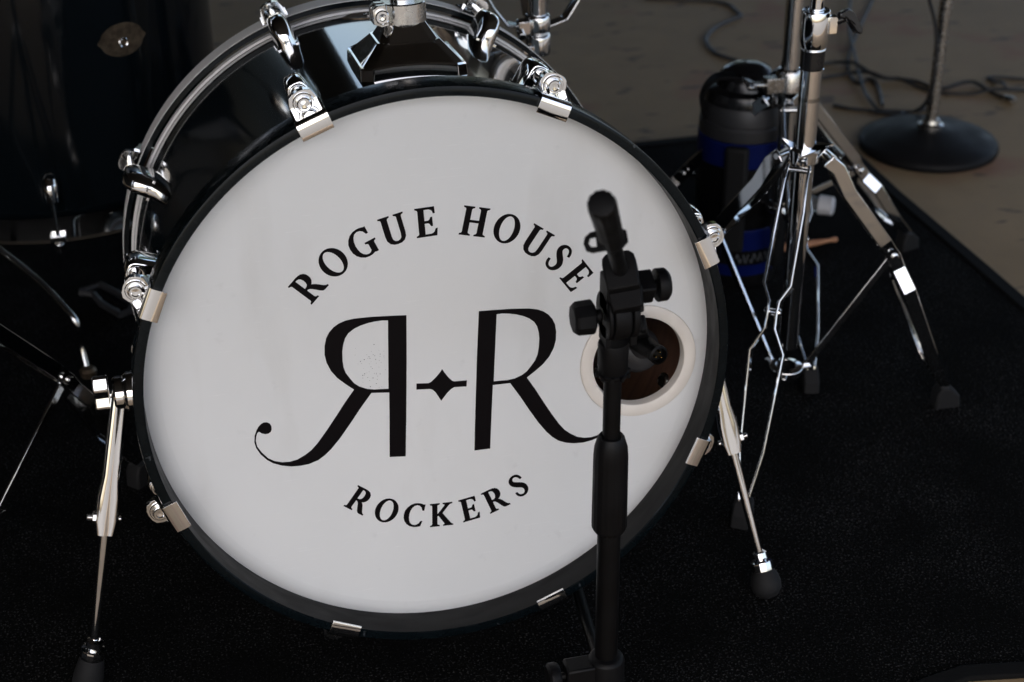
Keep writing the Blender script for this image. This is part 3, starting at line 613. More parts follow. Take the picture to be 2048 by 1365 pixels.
lp = [(-.006, -.0075), (-.016, -.0075), (-.0205, -.005), (-.0215, 0), (-.0195, .005), (-.015, .0078), (-.006, .0080), (.006, .009), (.012, .004), (.012, -.004), (.006, -.009)]
b.prism(lp, -.0022, .0022, LP, [[(-.012, -.004), (-.016, -.0035), (-.0178, 0), (-.0158, .0040), (-.0115, .0040)][::-1]]); b.build('cable_loop', 'blackpl', ms_, bevel=.0006)
# tripod hub and legs at the floor
b = MB(); b.lathe([(.0112, .046), (.0170, .050), (.0180, .056), (.0180, .092), (.0165, .098), (.0112, .1)], T(), 32)
b.box((sx-.026, sy, .082), (.030, .022, .026)); b.build('tripod_hub', 'blackpl', ms_, bevel=.0025)
kx = Matrix.Translation((sx-.041, sy, .082)) @ Matrix.Rotation(R(-90), 4, 'Y')
b = MB(); b.lathe([(.004, -.002), (.004, .005), (.0130, .0055), (.0150, .0085), (.0150, .0150), (.0120, .0175), (0, .0180)], kx, 28); b.build('hub_knob', 'blackpl', ms_, bevel=.0006)
for az, ln in ((R(82), .27), (R(206), .27), (R(320), .27)):
    d = Vector((math.cos(az), math.sin(az), 0)); p0 = Vector((sx, sy, .058))+d*.016; p1 = Vector((sx, sy, .012))+d*ln
    b = MB(); b.tube(p0, p1, .0062, n=16); lg = b.build('tripod_leg', 'blackmet', ms_)
    b = MB(); b.lathe([(.0065, -.004), (.0090, 0), (.0092, .020), (.0070, .026), (0, .0265)], frame(p1-d*.012, p1-p0), 18); b.build('rubber_foot', 'rubber', lg)

# microphone in the port
mic = thing('microphone', 'black microphone poking into the round port with three gold pins showing', 'microphone', (0.2149, 0.0350, 0.3217))
mc = Vector((0.2170, 0.0400, 0.3093))
b = MB(); b.lathe([(0, -.004), (.012, -.003), (.019, .002), (.0235, .012), (.0245, .022), (.0225, .028), (.0240, .031), (.0240, .040), (.0215, .062), (.012, .076), (0, .080)], frame(mc, (-.22, 1, -.25)), 40); b.build('body', 'grey_plastic', mic, ang=50)
xc = Vector((0.2134, -0.0140, 0.3364)); xd = Vector((.20, -1, .10)).normalized()
b = MB(); b.lathe([(.0068, -.006), (.0075, -.003), (.0078, 0), (.0098, -.001), (.0100, -.004), (.0098, -.007), (.0092, -.008), (.0092, -.020), (.0100, -.022), (.0112, -.045), (0, -.046)][::-1], frame(xc, xd), 36); b.build('connector_shell', 'blackmet', mic, ang=30)
b = MB(); b.lathe([(.0077, -.0085), (0.0001, -.0086)], frame(xc, xd), 28); b.build('connector_insert', 'rubber', mic)
xf = frame(xc, xd, (1, 0, 0))
for a in (R(75), R(195), R(315)):
    b = MB(); b.lathe([(.0011, -.0086), (.0011, -.0010), (.0004, 0)], xf @ Matrix.Translation((.0036*math.cos(a), .0036*math.sin(a), 0)), 10); b.build('gold_pin', 'gold', mic)
b = MB(); c_ = S(-.006); b.box((0, 0, 0), (.021, .020, .030), bf(.004)); b.box((.0068, -.001, .016), (.0060, .016, .030), bf(.004))
b.build('mic_clip', 'blackpl', ms_, bevel=.002)
b = MB(); b.tube(S(-.008)+Vector((0, .004, 0)), mc+Vector((-.002, .010, -.002)), .0105, .0125, 22); b.tube(xc-xd*.03, mc+Vector((0, .012, 0)), .0100, .014, 22); b.build('swivel_neck', 'grey_plastic', mic)

# ------------------------------------------------------------------ chrome tripod stands
def tripod_stand(name, label, cat, c, azs, z_col, pj, foot_r, rp, top, group=None, lower_hub=.09, rad=(.0125, .0095)):
    st = thing(name, label, cat, (c[0], c[1], 0), group)
    cx, cy = c
    b = MB(); b.tube((cx, cy, z_col-.27), (cx, cy, top), rad[0], n=36); b.build('pole', 'chrome', st)
    b = MB(Matrix.Translation((cx, cy, 0))); b.lathe([(rad[0]+.0002, z_col-.020), (rad[0]+.005, z_col-.018), (rad[0]+.006, z_col-.002), (rad[0]+.003, z_col), (rad[0]+.0002, z_col)], None, 32, closed=True)
    hexa = [((.036 if i % 2 == 0 else .018)*math.cos(azs[i//2]+(R(60) if i % 2 else 0)), (.036 if i % 2 == 0 else .018)*math.sin(azs[i//2]+(R(60) if i % 2 else 0))) for i in range(6)]
    b.prism(hexa, z_col-.003, z_col+.0002); col = b.build('leg_collar', 'chrome', st, bevel=.0012)
    b = MB(Matrix.Translation((cx, cy, 0))); b.lathe([(rad[0]+.0002, lower_hub-.008), (rad[0]+.008, lower_hub-.007), (rad[0]+.009, lower_hub+.003), (rad[0]+.0002, lower_hub+.005)], None, 32, closed=True)
    for a in azs: b.box((.022, 0, lower_hub), (.020, .012, .004), Matrix.Rotation(a, 4, 'Z'))
    hb = b.build('brace_hub', 'chrome', st, bevel=.001)
    rj, zj_ = pj
    for a in azs:
        d = Vector((math.cos(a), math.sin(a), 0)); n_ = Vector((-math.sin(a), math.cos(a), 0))
        L = lambda r, z, o=0: Vector((cx, cy, 0))+d*r+n_*o+Vector((0, 0, z))
        # profile (r, z, spread)
        ra, za = rj*.44, z_col-.060
        ln = lambda t: (ra+(rj-ra)*t, za+(zj_-za)*t); ll = lambda t: (rj+(foot_r-rj)*t, zj_+(.020-zj_)*t)
        prof = [(.026, z_col-.016, .0125), (.040, z_col-.028, .0130), (rj*.44, z_col-.060, .0145), (*ln(.74), .0155), (*ln(.90), .0058), (rj, zj_, .0052), (*ll(.08), .0056), (*ll(.20), .0195), (*ll(.70), .0140), (foot_r, .034, .0050), (foot_r+.004, .020, .0045)]
        lg = None
        for s_ in (-1, 1):
            pts = [L(r, z, s_*o) for r, z, o in prof]
            up = Vector((0, 0, 1)); wd = [.016]*len(pts)
            b = MB(); V = []; F = []
            for i, p in enumerate(pts):
                r_, z_, o_ = prof[i]; r2, z2, _ = prof[min(i+1, len(prof)-1)]; r1, z1, _ = prof[max(i-1, 0)]
                t_ = Vector((r2-r1, z2-z1)).normalized(); w_ = .0085 if i < len(pts)-2 else .006
                wv = d*(-t_.y)*w_+up*t_.x*w_; th = n_*.0017
                V += [p-wv-th, p+wv-th, p+wv+th, p-wv+th]
            for i in range(len(pts)-1):
                for q in range(4): l = (q+1) % 4; F.append((4*i+q, 4*i+l, 4*i+4+l, 4*i+4+q))
            F.append((3, 2, 1, 0)); e = 4*(len(pts)-1); F.append((e, e+1, e+2, e+3)); b.add(V, F)
            o_ = b.build('leg', 'chrome', st, ang=4, bevel=.0011); lg = lg or o_
        b = MB(); b.tube(L(rj, zj_, -.010), L(rj, zj_, .010), .0036, n=14); b.lathe([(.0052, .0062), (.0048, .0085), (.002, .0098), (0, .01)], frame(L(rj, zj_), n_), 16); b.lathe([(.0052, .0062), (.0048, .0085), (.002, .0098), (0, .01)], frame(L(rj, zj_), -n_), 16)
        b.build('rivet', 'chrome', lg, kind='stuff')
        b = MB(); b.tube(L(.030, z_col-.018, -.015), L(.030, z_col-.018, .015), .0036, n=14); b.build('pivot_pin', 'chrome', lg)
        b = MB(); b.strip([L(rj, zj_), L(.026, lower_hub)], .009, .0034, n_.cross(Vector((rj-.026)*d+Vector((0, 0, zj_-lower_hub)))), None); b.build('brace', 'chrome', st, bevel=.0004)
        b = MB(); q = L(foot_r+.004, .016); fm_ = Matrix((d, n_, Vector((0, 0, 1)))).transposed().to_4x4(); fm_.translation = q
        b.prism([(-.018, -.014), (.018, -.014), (.016, .006), (.004, .018), (-.010, .020), (-.016, .010)], -.0105, .0105, fm_ @ Matrix(((1, 0, 0, 0), (0, 0, -1, 0), (0, 1, 0, 0), (0, 0, 0, 1)))); b.build('rubber_foot', 'rubber', st, bevel=.0025)
    return st
A = (.503, .320)
azA = [math.atan2(.31-.32, .73-.503), math.atan2(.13-.32, .375-.503), math.atan2(.52-.32, .40-.503)]
stA = tripod_stand('cymbal_stand', 'chrome tripod stand with black ring and wing screw, right of the drum', 'cymbal stand', A, azA, .392, (.1275, .236), .222, .0125, .455, 'chrome cymbal stands around the drum')
TA = Matrix.Translation((A[0], A[1], 0))
z1 = 0.4897; z2 = 0.5106; z3 = 0.5575
b = MB(TA); b.tube((0, 0, .45), (0, 0, z1+.004), .0125, n=36); b.lathe([(.0127, z1-.003), (.0142, z1-.0025), (.0142, z1-.001), (.0127, z1)], None, 36, closed=True); b.build('tube_section', 'chrome', stA)
b = MB(TA); b.lathe([(.0130, z1), (.0140, z1+.0005), (.0140, z2-.0005), (.0130, z2)], None, 36, closed=True); b.build('black_ring', 'gloss_black', stA)
b = MB(TA); b.lathe([(.0128, z2), (.0148, z2+.0004), (.0148, z2+.002), (.0138, z2+.003), (.0165, z2+.012), (.0170, z2+.020), (.0170, z3-.003), (.0155, z3), (.0090, z3), (.0086, z3-.004)], None, 40)
b.box((.0155, -.010, (z2+z3)/2+.008), (.010, .010, .020)); b.build('height_clamp', 'chrome', stA, bevel=.0006)
b = MB(); w0 = Vector((A[0]+.017, A[1]-.010, (z2+z3)/2+.010)); wd = Vector((.85, -.25, .35)).normalized(); b.tube(w0, w0+wd*.018, .0042, n=14)
wf = frame(w0+wd*.018, (.5, -.8, .2), (.75, .25, -.75)); b.prism([(-.005, -.006), (-.016, -.012), (-.020, -.007), (-.010, .005), (0, .008), (.012, .006), (.028, .002), (.030, -.004), (.020, -.008), (.006, -.006)], -.003, .004, wf); b.build('wing_screw', 'gloss_black', stA, bevel=.0016)
b = MB(TA); b.tube((0, 0, z3-.01), (0, 0, .95), .0085, n=30); b.build('inner_tube', 'chrome', stA)
Bc = (.63, .665)
azB = [math.atan2(.755-.665, .90-.63), math.atan2(.386-.665, .572-.63), math.atan2(.09+.16, -.25)]
stB = tripod_stand('cymbal_stand', 'chrome tripod stand beside the water jug, behind the stand with the black ring', 'cymbal stand', Bc, azB, .325, (.153, .168), .270, .0125, .95, 'chrome cymbal stands around the drum', .15)
b = MB(Matrix.Translation((Bc[0], Bc[1], 0))); b.lathe([(.0127, .318), (.0185, .320), (.0190, .352), (.0150, .358), (.0127, .358)], None, 32, closed=True); b.box((-.024, -.006, .338), (.028, .016, .022)); b.tube((-.036, -.006, .338), (-.060, -.010, .342), .0045)
b.prism([(-.004, -.005), (.008, -.013), (.014, -.012), (.008, .003), (.014, .014), (.008, .015), (-.004, .006)], -.003, .003, frame((-.056, -.008, .341), (.3, -.2, 1), (-1, 0, .1))); b.build('collar_clamp', 'worn_chrome', stB, bevel=.0014)
D_ = (-.479, .230)
azD = [math.atan2(.396-.230, -.3095+.479)]; azD += [R(165), R(-108)]
stD = tripod_stand('cymbal_stand', 'chrome tripod stand reaching in from the left edge with one leg and thin brace', 'cymbal stand', D_, azD, .36, (.150, .200), .237, .0125, .95, 'chrome cymbal stands around the drum')
# snare stand behind the rear hoop
SN = (0.2669, 0.6600, 0.4465)
sn = thing('snare_stand', 'chrome snare stand with arms spreading upward, behind the rear hoop of the bass drum', 'snare stand', (SN[0], SN[1], 0))
TS = Matrix.Translation((SN[0], SN[1], SN[2]))
b = MB(TS); b.tube((0, 0, .014), (0, 0, .32), .0125, n=28); b.build('upper_tube', 'chrome', sn)
b = MB(TS); b.lathe([(.006, -.034), (.0165, -.032), (.0175, -.028), (.0175, -.008), (.0160, -.005), (.0125, -.003), (.0165, 0), (.0175, .003), (.0175, .018), (.0150, .022), (.0125, .022)], None, 32)
b.box((-.022, -.012, .010), (.016, .016, .018)); b.tube((-.028, -.014, .006), (-.028, -.030, .002), .0055); b.box((-.016, -.010, -.022), (.016, .012, .012)); b.build('basket_hub', 'chrome', sn, bevel=.0012)
for i, a in enumerate((R(12), R(172), R(92))):
    d = Vector((math.cos(a), math.sin(a), 0)); n_ = Vector((-math.sin(a), math.cos(a), 0))
    P = [Vector(SN)+d*r+Vector((0, 0, z)) for r, z in ((.014, .004), (.040, .010), (.058, .034), (.085, .085), (.13, .17))]
    b = MB(); b.strip(P, [.016, .018, .018, .020, .020], .0030, n_); b.build('basket_arm', 'chrome', sn, bevel=.0008)
b = MB(TS); b.tube((0, 0, -.034), (0, 0, -SN[2]+.09), .0055, n=18); b.build('lower_rod', 'worn_chrome', sn)
b = MB(TS); b.tube((.006, -.004, -.066), (.020, -.006, -.064), .0032); b.lathe([(.0045, 0), (.0035, .005), (0, .006)], frame((.020, -.006, -.064), (1, 0, 0)), 14); b.build('set_screw', 'worn_chrome', sn)
for a in (R(-60), R(60), R(180)):
    d = Vector((math.cos(a), math.sin(a), 0)); o0 = Vector((SN[0], SN[1], 0))
    b = MB(); b.strip([o0+Vector((0, 0, .22))+d*.01, o0+Vector((0, 0, .10))+d*.14, o0+Vector((0, 0, .01))+d*.23], .016, .003, Vector((-d.y, d.x, 0))); b.build('leg', 'chrome', sn, bevel=.0006)

# ------------------------------------------------------------------ floor tom at the left
fc = Vector((-.3695, .9050)); FR = .2286; fz0 = .236; fz1 = .70
ft = thing('floor_tom', 'dark teal floor tom with oval badge and chrome bottom rim, left of the bass drum', 'floor tom', (fc.x, fc.y, 0))
TF = Matrix.Translation((fc.x, fc.y, 0))
b = MB(TF); b.lathe([(FR, fz0), (FR, fz1), (FR-.006, fz1), (FR-.006, fz0)], None, 128, closed=True); b.build('shell', 'tom_lacquer', ft)
for z_, s_ in ((fz0, -1), (fz1, 1)):
    b = MB(TF); pr = [(FR+.0065, 0), (FR+.0095, -.0012), (FR+.0085, .006), (FR+.0085, .030), (FR+.0115, .0335), (FR+.0110, .036), (FR+.0065, .034)]
    pr = [(r, z_+s_*(q-.014)) for r, q in pr]; b.lathe(pr, None, 128, closed=True); b.build('rim', 'chrome', ft, ang=30)
    b = MB(TF); b.lathe([(FR+.005, z_+s_*.006), (.0001, z_+s_*.007)], None, 96); b.build('drum_head', 'cap_white', ft)
def tom_lug(a, low=True):
    fr = TF @ Matrix.Rotation(a, 4, 'Z') @ Matrix.Translation((FR, 0, 0))    # local x = outwards
    z0 = fz0+.050 if low else fz1-.050; s_ = 1 if low else -1
    b = MB(fr); V = []; F = []; NS = 12
    secs = [(z0-s_*.014, .0090, .0165), (z0-s_*.012, .0105, .0185), (z0, .0112, .0195), (z0+s_*.010, .0108, .0180), (z0+s_*.018, .0085, .0125), (z0+s_*.022, .004, .003)]
    for zz, w, t_ in secs:
        for i in range(NS+1):
            q = math.pi*i/NS; V.append((-.002+(t_+.002)*abs(math.sin(q))**.8, w*math.cos(q), zz))
    for i in range(len(secs)-1):
        for k in range(NS): q = i*(NS+1)+k; F.append((q, q+1, q+NS+2, q+NS+1))
        F.append((i*(NS+1), (i+1)*(NS+1), (i+1)*(NS+1)+NS, i*(NS+1)+NS))
    F.append(list(range(NS+1))); F.append([(len(secs)-1)*(NS+1)+k for k in range(NS+1)]); b.add(V, F); o = b.build('lug', 'chrome', ft, ang=35)
    zr = fz0-.024 if low else fz1+.024
    b = MB(fr); b.tube((.0125, 0, z0-s_*.010), (.0125, 0, zr), .0026, n=12); b.lathe([(.0058, -.003), (.0062, .0), (.0062, .009), (.0045, .010)], Matrix.Translation((.0125, 0, zr-.005)), 14)
    b.box((.0120, 0, (fz0-.013) if low else fz1+.013), (.010, .020, .008)); b.build('tension_rod', 'chrome', ft, bevel=.0008)
for k in range(8):
    tom_lug(R(-91.6+45*k)); 
    if k in (6, 7, 0, 1): tom_lug(R(-91.6+45*k), False)
ba = math.atan2(.7-.905, -.2606+.3695)
Mb = TF @ Matrix.Translation((0, 0, .468)) @ Matrix.Rotation(ba, 4, 'Z') @ Matrix(((0, 0, 1, 0), (1, 0, 0, 0), (0, 1, 0, 0), (0, 0, 0, 1)))
oval_badge(Mb, FR, .0325, .0215, 'vent_badge', ft)
for a in (R(150), R(60), R(2)):
    d = Vector((math.cos(a), math.sin(a))); p = fc+d*(FR+.016)
    b = MB(); b.path([(p.x, p.y, .33), (p.x, p.y, .12), (p.x+d.x*.02, p.y+d.y*.02, .012)], .005, 12); lg = b.build('leg', 'chrome', ft)
    b = MB(); b.lathe([(.006, 0), (.012, .001), (.012, .018), (.006, .024)], Matrix.Translation((p.x+d.x*.02, p.y+d.y*.02, .0062)), 18); b.build('rubber_foot', 'rubber', lg)
    b = MB(); b.box((0, 0, 0), (.030, .026, .045), Matrix.Translation((fc.x+d.x*(FR+.010), fc.y+d.y*(FR+.010), .285)) @ Matrix.Rotation(a, 4, 'Z')); b.build('leg_bracket', 'chrome', ft, bevel=.002)
# bent rod and dark loop on the rug at left
rd = thing('bent_leg_rod', 'thin bent chrome rod standing on the rug below the floor tom', 'rod', (-0.3671, 0.6778, 0.0060))
P = [(-0.5015, 0.8266, 0.1800), (-0.4551, 0.7849, 0.1500), (-0.4151, 0.7420, 0.1250), (-0.3823, 0.6963, 0.1000), (-0.3717, 0.6837, 0.0820), (-0.3709, 0.6879, 0.0500), (-0.3674, 0.6737, 0.0140)]
b = MB(); b.path(P, .0045, 16, 10); b.build('rod', 'chrome', rd, ang=60)
b = MB(); b.lathe([(.005, -.006), (.0105, -.003), (.0115, .006), (.008, .010), (.0045, .010)], Matrix.Translation((-0.3668, 0.6693, 0.0140)), 18); b.build('brass_ferrule', 'badge', rd)
lp = [(-0.3703, 0.9151, 0.0100), (-0.3430, 0.9138, 0.0120), (-0.2993, 0.8431, 0.0120), (-0.3202, 0.8201, 0.0120), (-0.3502, 0.8827, 0.0120)]
b = MB(); b.path([(p[0], p[1], p[2]+.012) for p in ((-0.3739, 0.9021, 0.0120), (-0.3444, 0.9175, 0.0120), (-0.3218, 0.8849, 0.0120), (-0.2992, 0.8447, 0.0120), (-0.3045, 0.8206, 0.0120), (-0.3183, 0.8118, 0.0120), (-0.3443, 0.8552, 0.0120), (-0.3545, 0.8871, 0.0120), (-0.3739, 0.8989, 0.0120))], .005, 8, 1)
pd = thing('pedal_plate', 'small dark grey framed plate lying on the rug left of the bass drum', 'pedal', (-0.3304, 0.8662, 0.0060))
b.build('frame', 'grey_plastic', pd)
b = MB(); b.add([(-0.3524, 0.8748, 0.0180), (-0.3412, 0.8948, 0.0180), (-0.3034, 0.8295, 0.0180), (-0.3176, 0.8081, 0.0180)], [(0, 1, 2, 3)]); b.add([(-0.3535, 0.8966, 0.0070), (-0.3421, 0.9167, 0.0070), (-0.3040, 0.8507, 0.0070), (-0.3184, 0.8291, 0.0070)], [(0, 1, 2, 3)]); b.add([], [])
b.f = [(0, 1, 2, 3), (7, 6, 5, 4), (0, 4, 5, 1), (1, 5, 6, 2), (2, 6, 7, 3), (3, 7, 4, 0)]; b.mi = [0]*6
b.build('plate', 'gloss_black', pd, bevel=.001)

# ------------------------------------------------------------------ water jug
jx, jy = .600, .745
jug = thing('water_jug', 'big blue and black insulated water jug with glossy black lid on the rug', 'jug', (jx, jy, .006))
TJ = Matrix.Translation((jx, jy, .006))
def band(prof, name, mt, par=jug): b = MB(TJ); b.lathe(prof, None, 64); return b.build(name, mt, par, ang=35)
band([(.052, 0), (.058, .002), (.060, .008), (.0605, .022)], 'base', 'blackpl')
band([(.0600, .022), (.0612, .024), (.0614, .095), (.0600, .097)], 'lower_body', 'blue_pl')
band([(.0595, .097), (.0630, .100), (.0650, .108), (.0660, .185), (.0655, .195)], 'grip_band', 'blackpl')
band([(.0640, .195), (.0658, .197), (.0662, .232), (.0645, .234)], 'upper_body', 'blue_pl')
band([(.0630, .234), (.0655, .236), (.0650, .252), (.0635, .254), (.0622, .256), (.0640, .258), (.0620, .278), (.0585, .284), (.040, .286)], 'collar', 'grey_plastic')
lid = band([(.0600, .284), (.0600, .292), (.0560, .300), (.0440, .304), (.0400, .318), (.0330, .328), (.0180, .334), (0, .335)], 'lid', 'gloss_black')
b = MB(TJ); b.tube((.024, -.010, .300), (.052, -.014, .322), .0120, .0105, 24); b.tube((.052, -.014, .322), (.060, -.015, .326), .0118, .0118, 24); b.build('spout', 'gloss_black', lid, bevel=.001)
b = MB(TJ)
hd_ = catmull([(-.062, -.006, .262), (-.070, -.006, .292), (-.052, -.012, .322), (-.010, -.030, .322), (.034, -.052, .300), (.058, -.030, .285)], 6)
b.strip(hd_, .018, .005, (.25, 1, .2)); b.build('carry_strap', 'blackpl', jug, bevel=.0015)
b = MB(TJ @ Matrix.Rotation(R(-118), 4, 'Z')); b.box((.0690, 0, .150), (.018, .034, .165)); b.build('front_grip', 'rubber', jug, bevel=.006)
# wavy pale print on a black band round the lower body
b = MB(TJ); b.lathe([(.0612, .040), (.0618, .0405), (.0618, .0635), (.0612, .064)], None, 64, closed=True); wr = b.build('print_band', 'blackpl', jug)
def on_jug(a, z, r=.0621): return (r*math.cos(a), r*math.sin(a), z)
for k, (a0, h0) in enumerate(((-112, 0), (-102, .2), (-92, -.1), (-80, .1), (-70, 0), (-58, .1))):
    b = MB(TJ); P = [on_jug(R(a0+q*1.6), .052+.0065*math.sin(q*1.25+k*1.7)) for q in range(6)]
    b.path(P, .0012, 6, 4); b.build('print_mark', 'print_grey', wr)

# clear bottle with white cap lying on the rug, wooden stick
bt = thing('water_bottle', 'clear plastic bottle with ridged white cap lying on the rug behind the chrome stand', 'bottle', (0.7812, 0.9191, 0.0060))
bc = Vector((0.7991, 0.8769, 0.0360)); bd = Vector((-.80, .60, -.03)).normalized()
b = MB(); b.lathe([(.0115, 0), (.0120, .012), (.0135, .016), (.0240, .034), (.0310, .052), (.0315, .075), (.0300, .080), (.0315, .086), (.0315, .180), (.028, .190), (0, .186)], frame(bc, bd), 40); b.build('body', 'bottle', bt)
b = MB(); V = []; F = []; prf = [(.0001, -.019), (.0130, -.019), (.0152, -.0172), (.0155, -.0150), (.0158, -.002), (.0160, .0), (.0160, .004), (.0130, .004)]
for i in range(72):
    a = 2*math.pi*i/72; g = 1-.035*(i % 2)
    V += [(r*(g if k in (3, 4) else 1)*math.cos(a), r*(g if k in (3, 4) else 1)*math.sin(a), z) for k, (r, z) in enumerate(prf)]
for i in range(72):
    for k in range(7): j = (i+1) % 72; F.append((i*8+k, j*8+k, j*8+k+1, i*8+k+1))
b.add(V, F, frame(bc, bd)); b.build('cap', 'cap_white', bt, ang=40)
b = MB(); p0 = Vector((0.7902, 0.7967, 0.0125)); p1 = Vector((0.6925, 0.7896, 0.0125)); dd = (p0-p1).normalized()
b.lathe([(0, -.003), (.003, -.002), (.0045, .001), (.0040, .006), (.0030, .010), (.0055, .040), (.0070, .10), (.0072, .20), (.0066, .203), (0, .204)], frame(p0, -dd), 20)
tag(b.build('drumstick', 'stick', ang=40), 'orange brown wooden drumstick lying on the black rug between the stand legs', 'drumstick')

# ------------------------------------------------------------------ round base microphone stand and cables on the concrete
rx, ry = 1.129, 1.150
rs = thing('round_base_stand', 'microphone stand with heavy round dark iron base on the bare floor', 'microphone stand', (rx, ry, -.010))
TR = Matrix.Translation((rx, ry, -.010))
b = MB(TR); b.lathe([(.118, .0), (.1235, .003), (.1250, .010), (.1225, .016), (.1150, .0205), (.070, .031), (.032, .038), (.024, .040), (0, .041)], None, 96); b.build('iron_base', 'castiron', rs, ang=50)
b = MB(TR); b.lathe([(.0220, .038), (.0230, .041), (.0225, .047), (.0160, .050), (.0145, .056), (.0110, .057)], None, 32); b.build('base_nut', 'worn_chrome', rs, ang=30)
b = MB(TR); b.tube((0, 0, .05), (0, 0, 1.2), .0110, n=32); b.build('tube', 'worn_chrome', rs)
Zc = -.010+.0035
def cable(pts, label, m_='cable', r=.0034, cat='cable', end=False):
    b = MB(); b.path([(p[0], p[1], Zc+p[2]) for p in pts], r, 10, 6)
    o = b.build('cable', m_, None); tag(o, label, cat, 'cables lying on the bare floor'); return o

cable([(*(0.9093, 2.1342, -0.0080)[:2], 0), (*(0.9668, 2.1099, -0.0080)[:2], 0), (*(1.0438, 2.0763, -0.0080)[:2], 0), (*(1.0773, 2.0356, -0.0080)[:2], 0), (*(1.0773, 1.9785, -0.0080)[:2], 0), (*(1.0735, 1.9497, -0.0080)[:2], 0), (*(1.0352, 1.9237, -0.0080)[:2], 0), (*(0.9896, 1.8862, -0.0080)[:2], 0), (*(0.9515, 1.8338, -0.0080)[:2], 0), (*(0.9354, 1.7788, -0.0080)[:2], 0), (*(0.9354, 1.7210, -0.0080)[:2], 0), (*(0.9598, 1.6767, -0.0080)[:2], 0), (*(0.9681, 1.6383, -0.0080)[:2], 0), (*(0.9615, 1.5906, -0.0080)[:2], 0), (*(0.9470, 1.5345, -0.0080)[:2], 0)], 'grey cable snaking in an S curve across the bare floor behind the water jug', 'cable_grey', 0.0042)
cable([(*(1.4456, 2.0539, -0.0080)[:2], 0), (*(1.4093, 1.9842, -0.0080)[:2], 0), (*(1.3384, 1.8711, -0.0080)[:2], 0), (*(1.2501, 1.7327, -0.0080)[:2], 0), (*(1.1935, 1.6357, -0.0080)[:2], 0), (*(1.1661, 1.5799, -0.0080)[:2], 0), (*(1.1458, 1.5180, -0.0080)[:2], 0), (*(1.1469, 1.4848, -0.0080)[:2], 0), (*(1.1759, 1.5006, -0.0080)[:2], 0), (*(1.1813, 1.4841, -0.0080)[:2], 0), (*(1.1664, 1.4296, -0.0080)[:2], 0), (*(1.1392, 1.3608, -0.0080)[:2], 0)], 'black cable curving down from the top edge into a small loop', 'cable', 0.0034)
cable([(*(1.3953, 2.0682, -0.0080)[:2], 0.008), (*(1.3610, 1.9980, -0.0080)[:2], 0.008), (*(1.2969, 1.8644, -0.0080)[:2], 0.008), (*(1.2481, 1.7538, -0.0080)[:2], 0.01), (*(1.2048, 1.6358, -0.0080)[:2], 0.008), (*(1.1539, 1.4977, -0.0080)[:2], 0.008), (*(1.1322, 1.4248, -0.0080)[:2], 0.004), (*(1.1213, 1.3741, -0.0080)[:2], 0.004), (*(1.1224, 1.3407, -0.0080)[:2], 0), (*(1.1484, 1.3254, -0.0080)[:2], 0), (*(1.1747, 1.3153, -0.0080)[:2], 0), (*(1.2012, 1.3162, -0.0080)[:2], 0), (*(1.2327, 1.3266, -0.0080)[:2], 0)], 'black cable running down from the top edge and turning right along the floor', 'cable', 0.0034)
cable([(*(1.1060, 1.6092, -0.0080)[:2], 0), (*(1.1240, 1.6073, -0.0080)[:2], 0), (*(1.1497, 1.6001, -0.0080)[:2], 0.004), (*(1.1712, 1.5691, -0.0080)[:2], 0.012), (*(1.1765, 1.5398, -0.0080)[:2], 0.012), (*(1.1923, 1.4960, -0.0080)[:2], 0.006), (*(1.2395, 1.4829, -0.0080)[:2], 0), (*(1.2628, 1.4614, -0.0080)[:2], 0), (*(1.2753, 1.4255, -0.0080)[:2], 0), (*(1.2960, 1.4110, -0.0080)[:2], 0), (*(1.3408, 1.4219, -0.0080)[:2], 0.004), (*(1.3656, 1.4150, -0.0080)[:2], 0.004), (*(1.3741, 1.3662, -0.0080)[:2], 0), (*(1.3863, 1.3315, -0.0080)[:2], 0)], 'long black cable waving behind the round base tube and ending in a plug', 'cable', 0.0036)
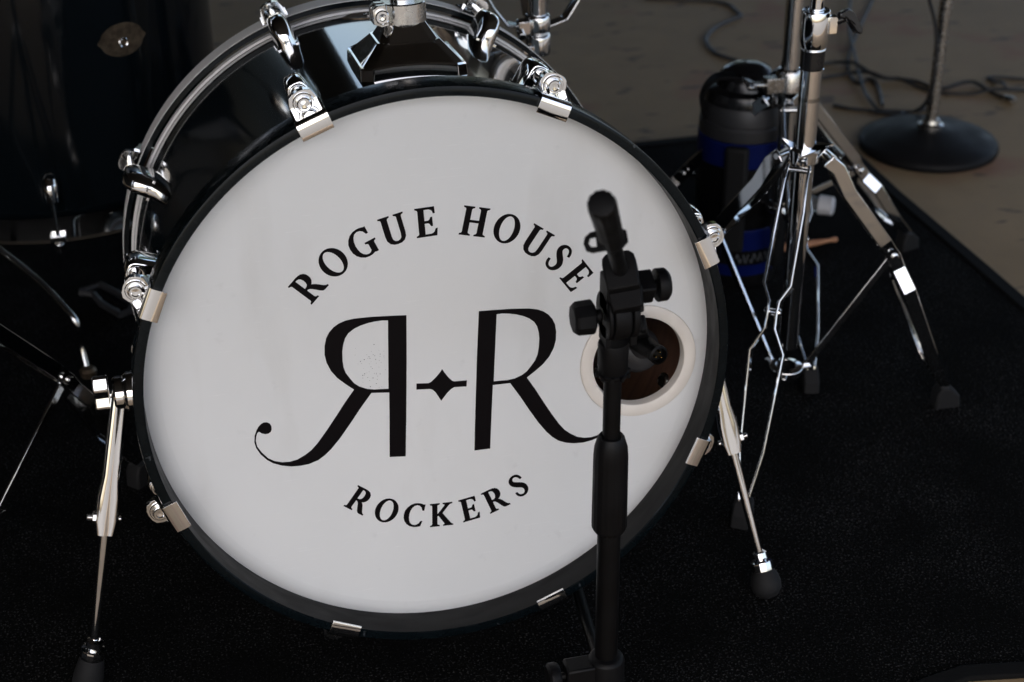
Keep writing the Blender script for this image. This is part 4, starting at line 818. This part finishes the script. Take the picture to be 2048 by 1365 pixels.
cable([(*(1.0740, 1.5350, -0.0080)[:2], 0), (*(1.0916, 1.5331, -0.0080)[:2], 0), (*(1.1235, 1.5363, -0.0080)[:2], 0), (*(1.1573, 1.5360, -0.0080)[:2], 0.004), (*(1.1803, 1.5054, -0.0080)[:2], 0.012), (*(1.2027, 1.4811, -0.0080)[:2], 0.006), (*(1.2292, 1.4708, -0.0080)[:2], 0.006), (*(1.2499, 1.4355, -0.0080)[:2], 0), (*(1.2650, 1.4051, -0.0080)[:2], 0), (*(1.2934, 1.3828, -0.0080)[:2], 0), (*(1.3357, 1.3711, -0.0080)[:2], 0), (*(1.3820, 1.3668, -0.0080)[:2], 0.006), (*(1.4422, 1.3616, -0.0080)[:2], 0), (*(1.4690, 1.3571, -0.0080)[:2], 0)], 'flatter black cable lying just below the long waving cable', 'cable', 0.0036)
cable([(*(1.0508, 1.3798, -0.0080)[:2], 0), (*(1.0500, 1.3828, -0.0080)[:2], 0), (*(1.0712, 1.3604, -0.0080)[:2], 0), (*(1.1036, 1.3405, -0.0080)[:2], 0), (*(1.1140, 1.3294, -0.0080)[:2], 0), (*(1.1483, 1.3037, -0.0080)[:2], 0), (*(1.1904, 1.2841, -0.0080)[:2], 0)], 'nearest black cable, reaching from the chrome stand to the round iron base', 'cable', 0.0034)
cable([(*(1.4997, 1.4104, -0.0080)[:2], 0), (*(1.4738, 1.4176, -0.0080)[:2], 0), (*(1.4417, 1.4355, -0.0080)[:2], 0), (*(1.4191, 1.4448, -0.0080)[:2], 0), (*(1.4076, 1.4420, -0.0080)[:2], 0), (*(1.4111, 1.4201, -0.0080)[:2], 0), (*(1.4053, 1.3835, -0.0080)[:2], 0.012), (*(1.3981, 1.3566, -0.0080)[:2], 0.012)], 'black cable hooking back on itself near the right edge', 'cable', 0.0034)
b = MB(); q0 = Vector((1.3781, 1.3256, -0.0040)); q1 = Vector((1.3886, 1.3059, -0.0040)); b.tube(q0, q1, .0068, .0085, 20); b.tube(q1, q1+(q1-q0)*.12, .0075, n=20)
tag(b.build('cable_plug', 'worn_chrome'), 'metal plug on the end of the waving black cable near the right edge', 'plug')
b = MB(); b.path([(1.0603, 1.1200, 0.3331), (1.0801, 1.1200, 0.2794), (1.0973, 1.1200, 0.2337), (1.1058, 1.1200, 0.1834), (1.1063, 1.1200, 0.1284), (1.1141, 1.1500, 0.0793), (1.1824, 1.3107, -0.0040), (1.1492, 1.3063, -0.0050)], .0032, 10, 10)
tag(b.build('cable', 'cable'), 'black cable hanging down along the tube of the round base stand', 'cable')
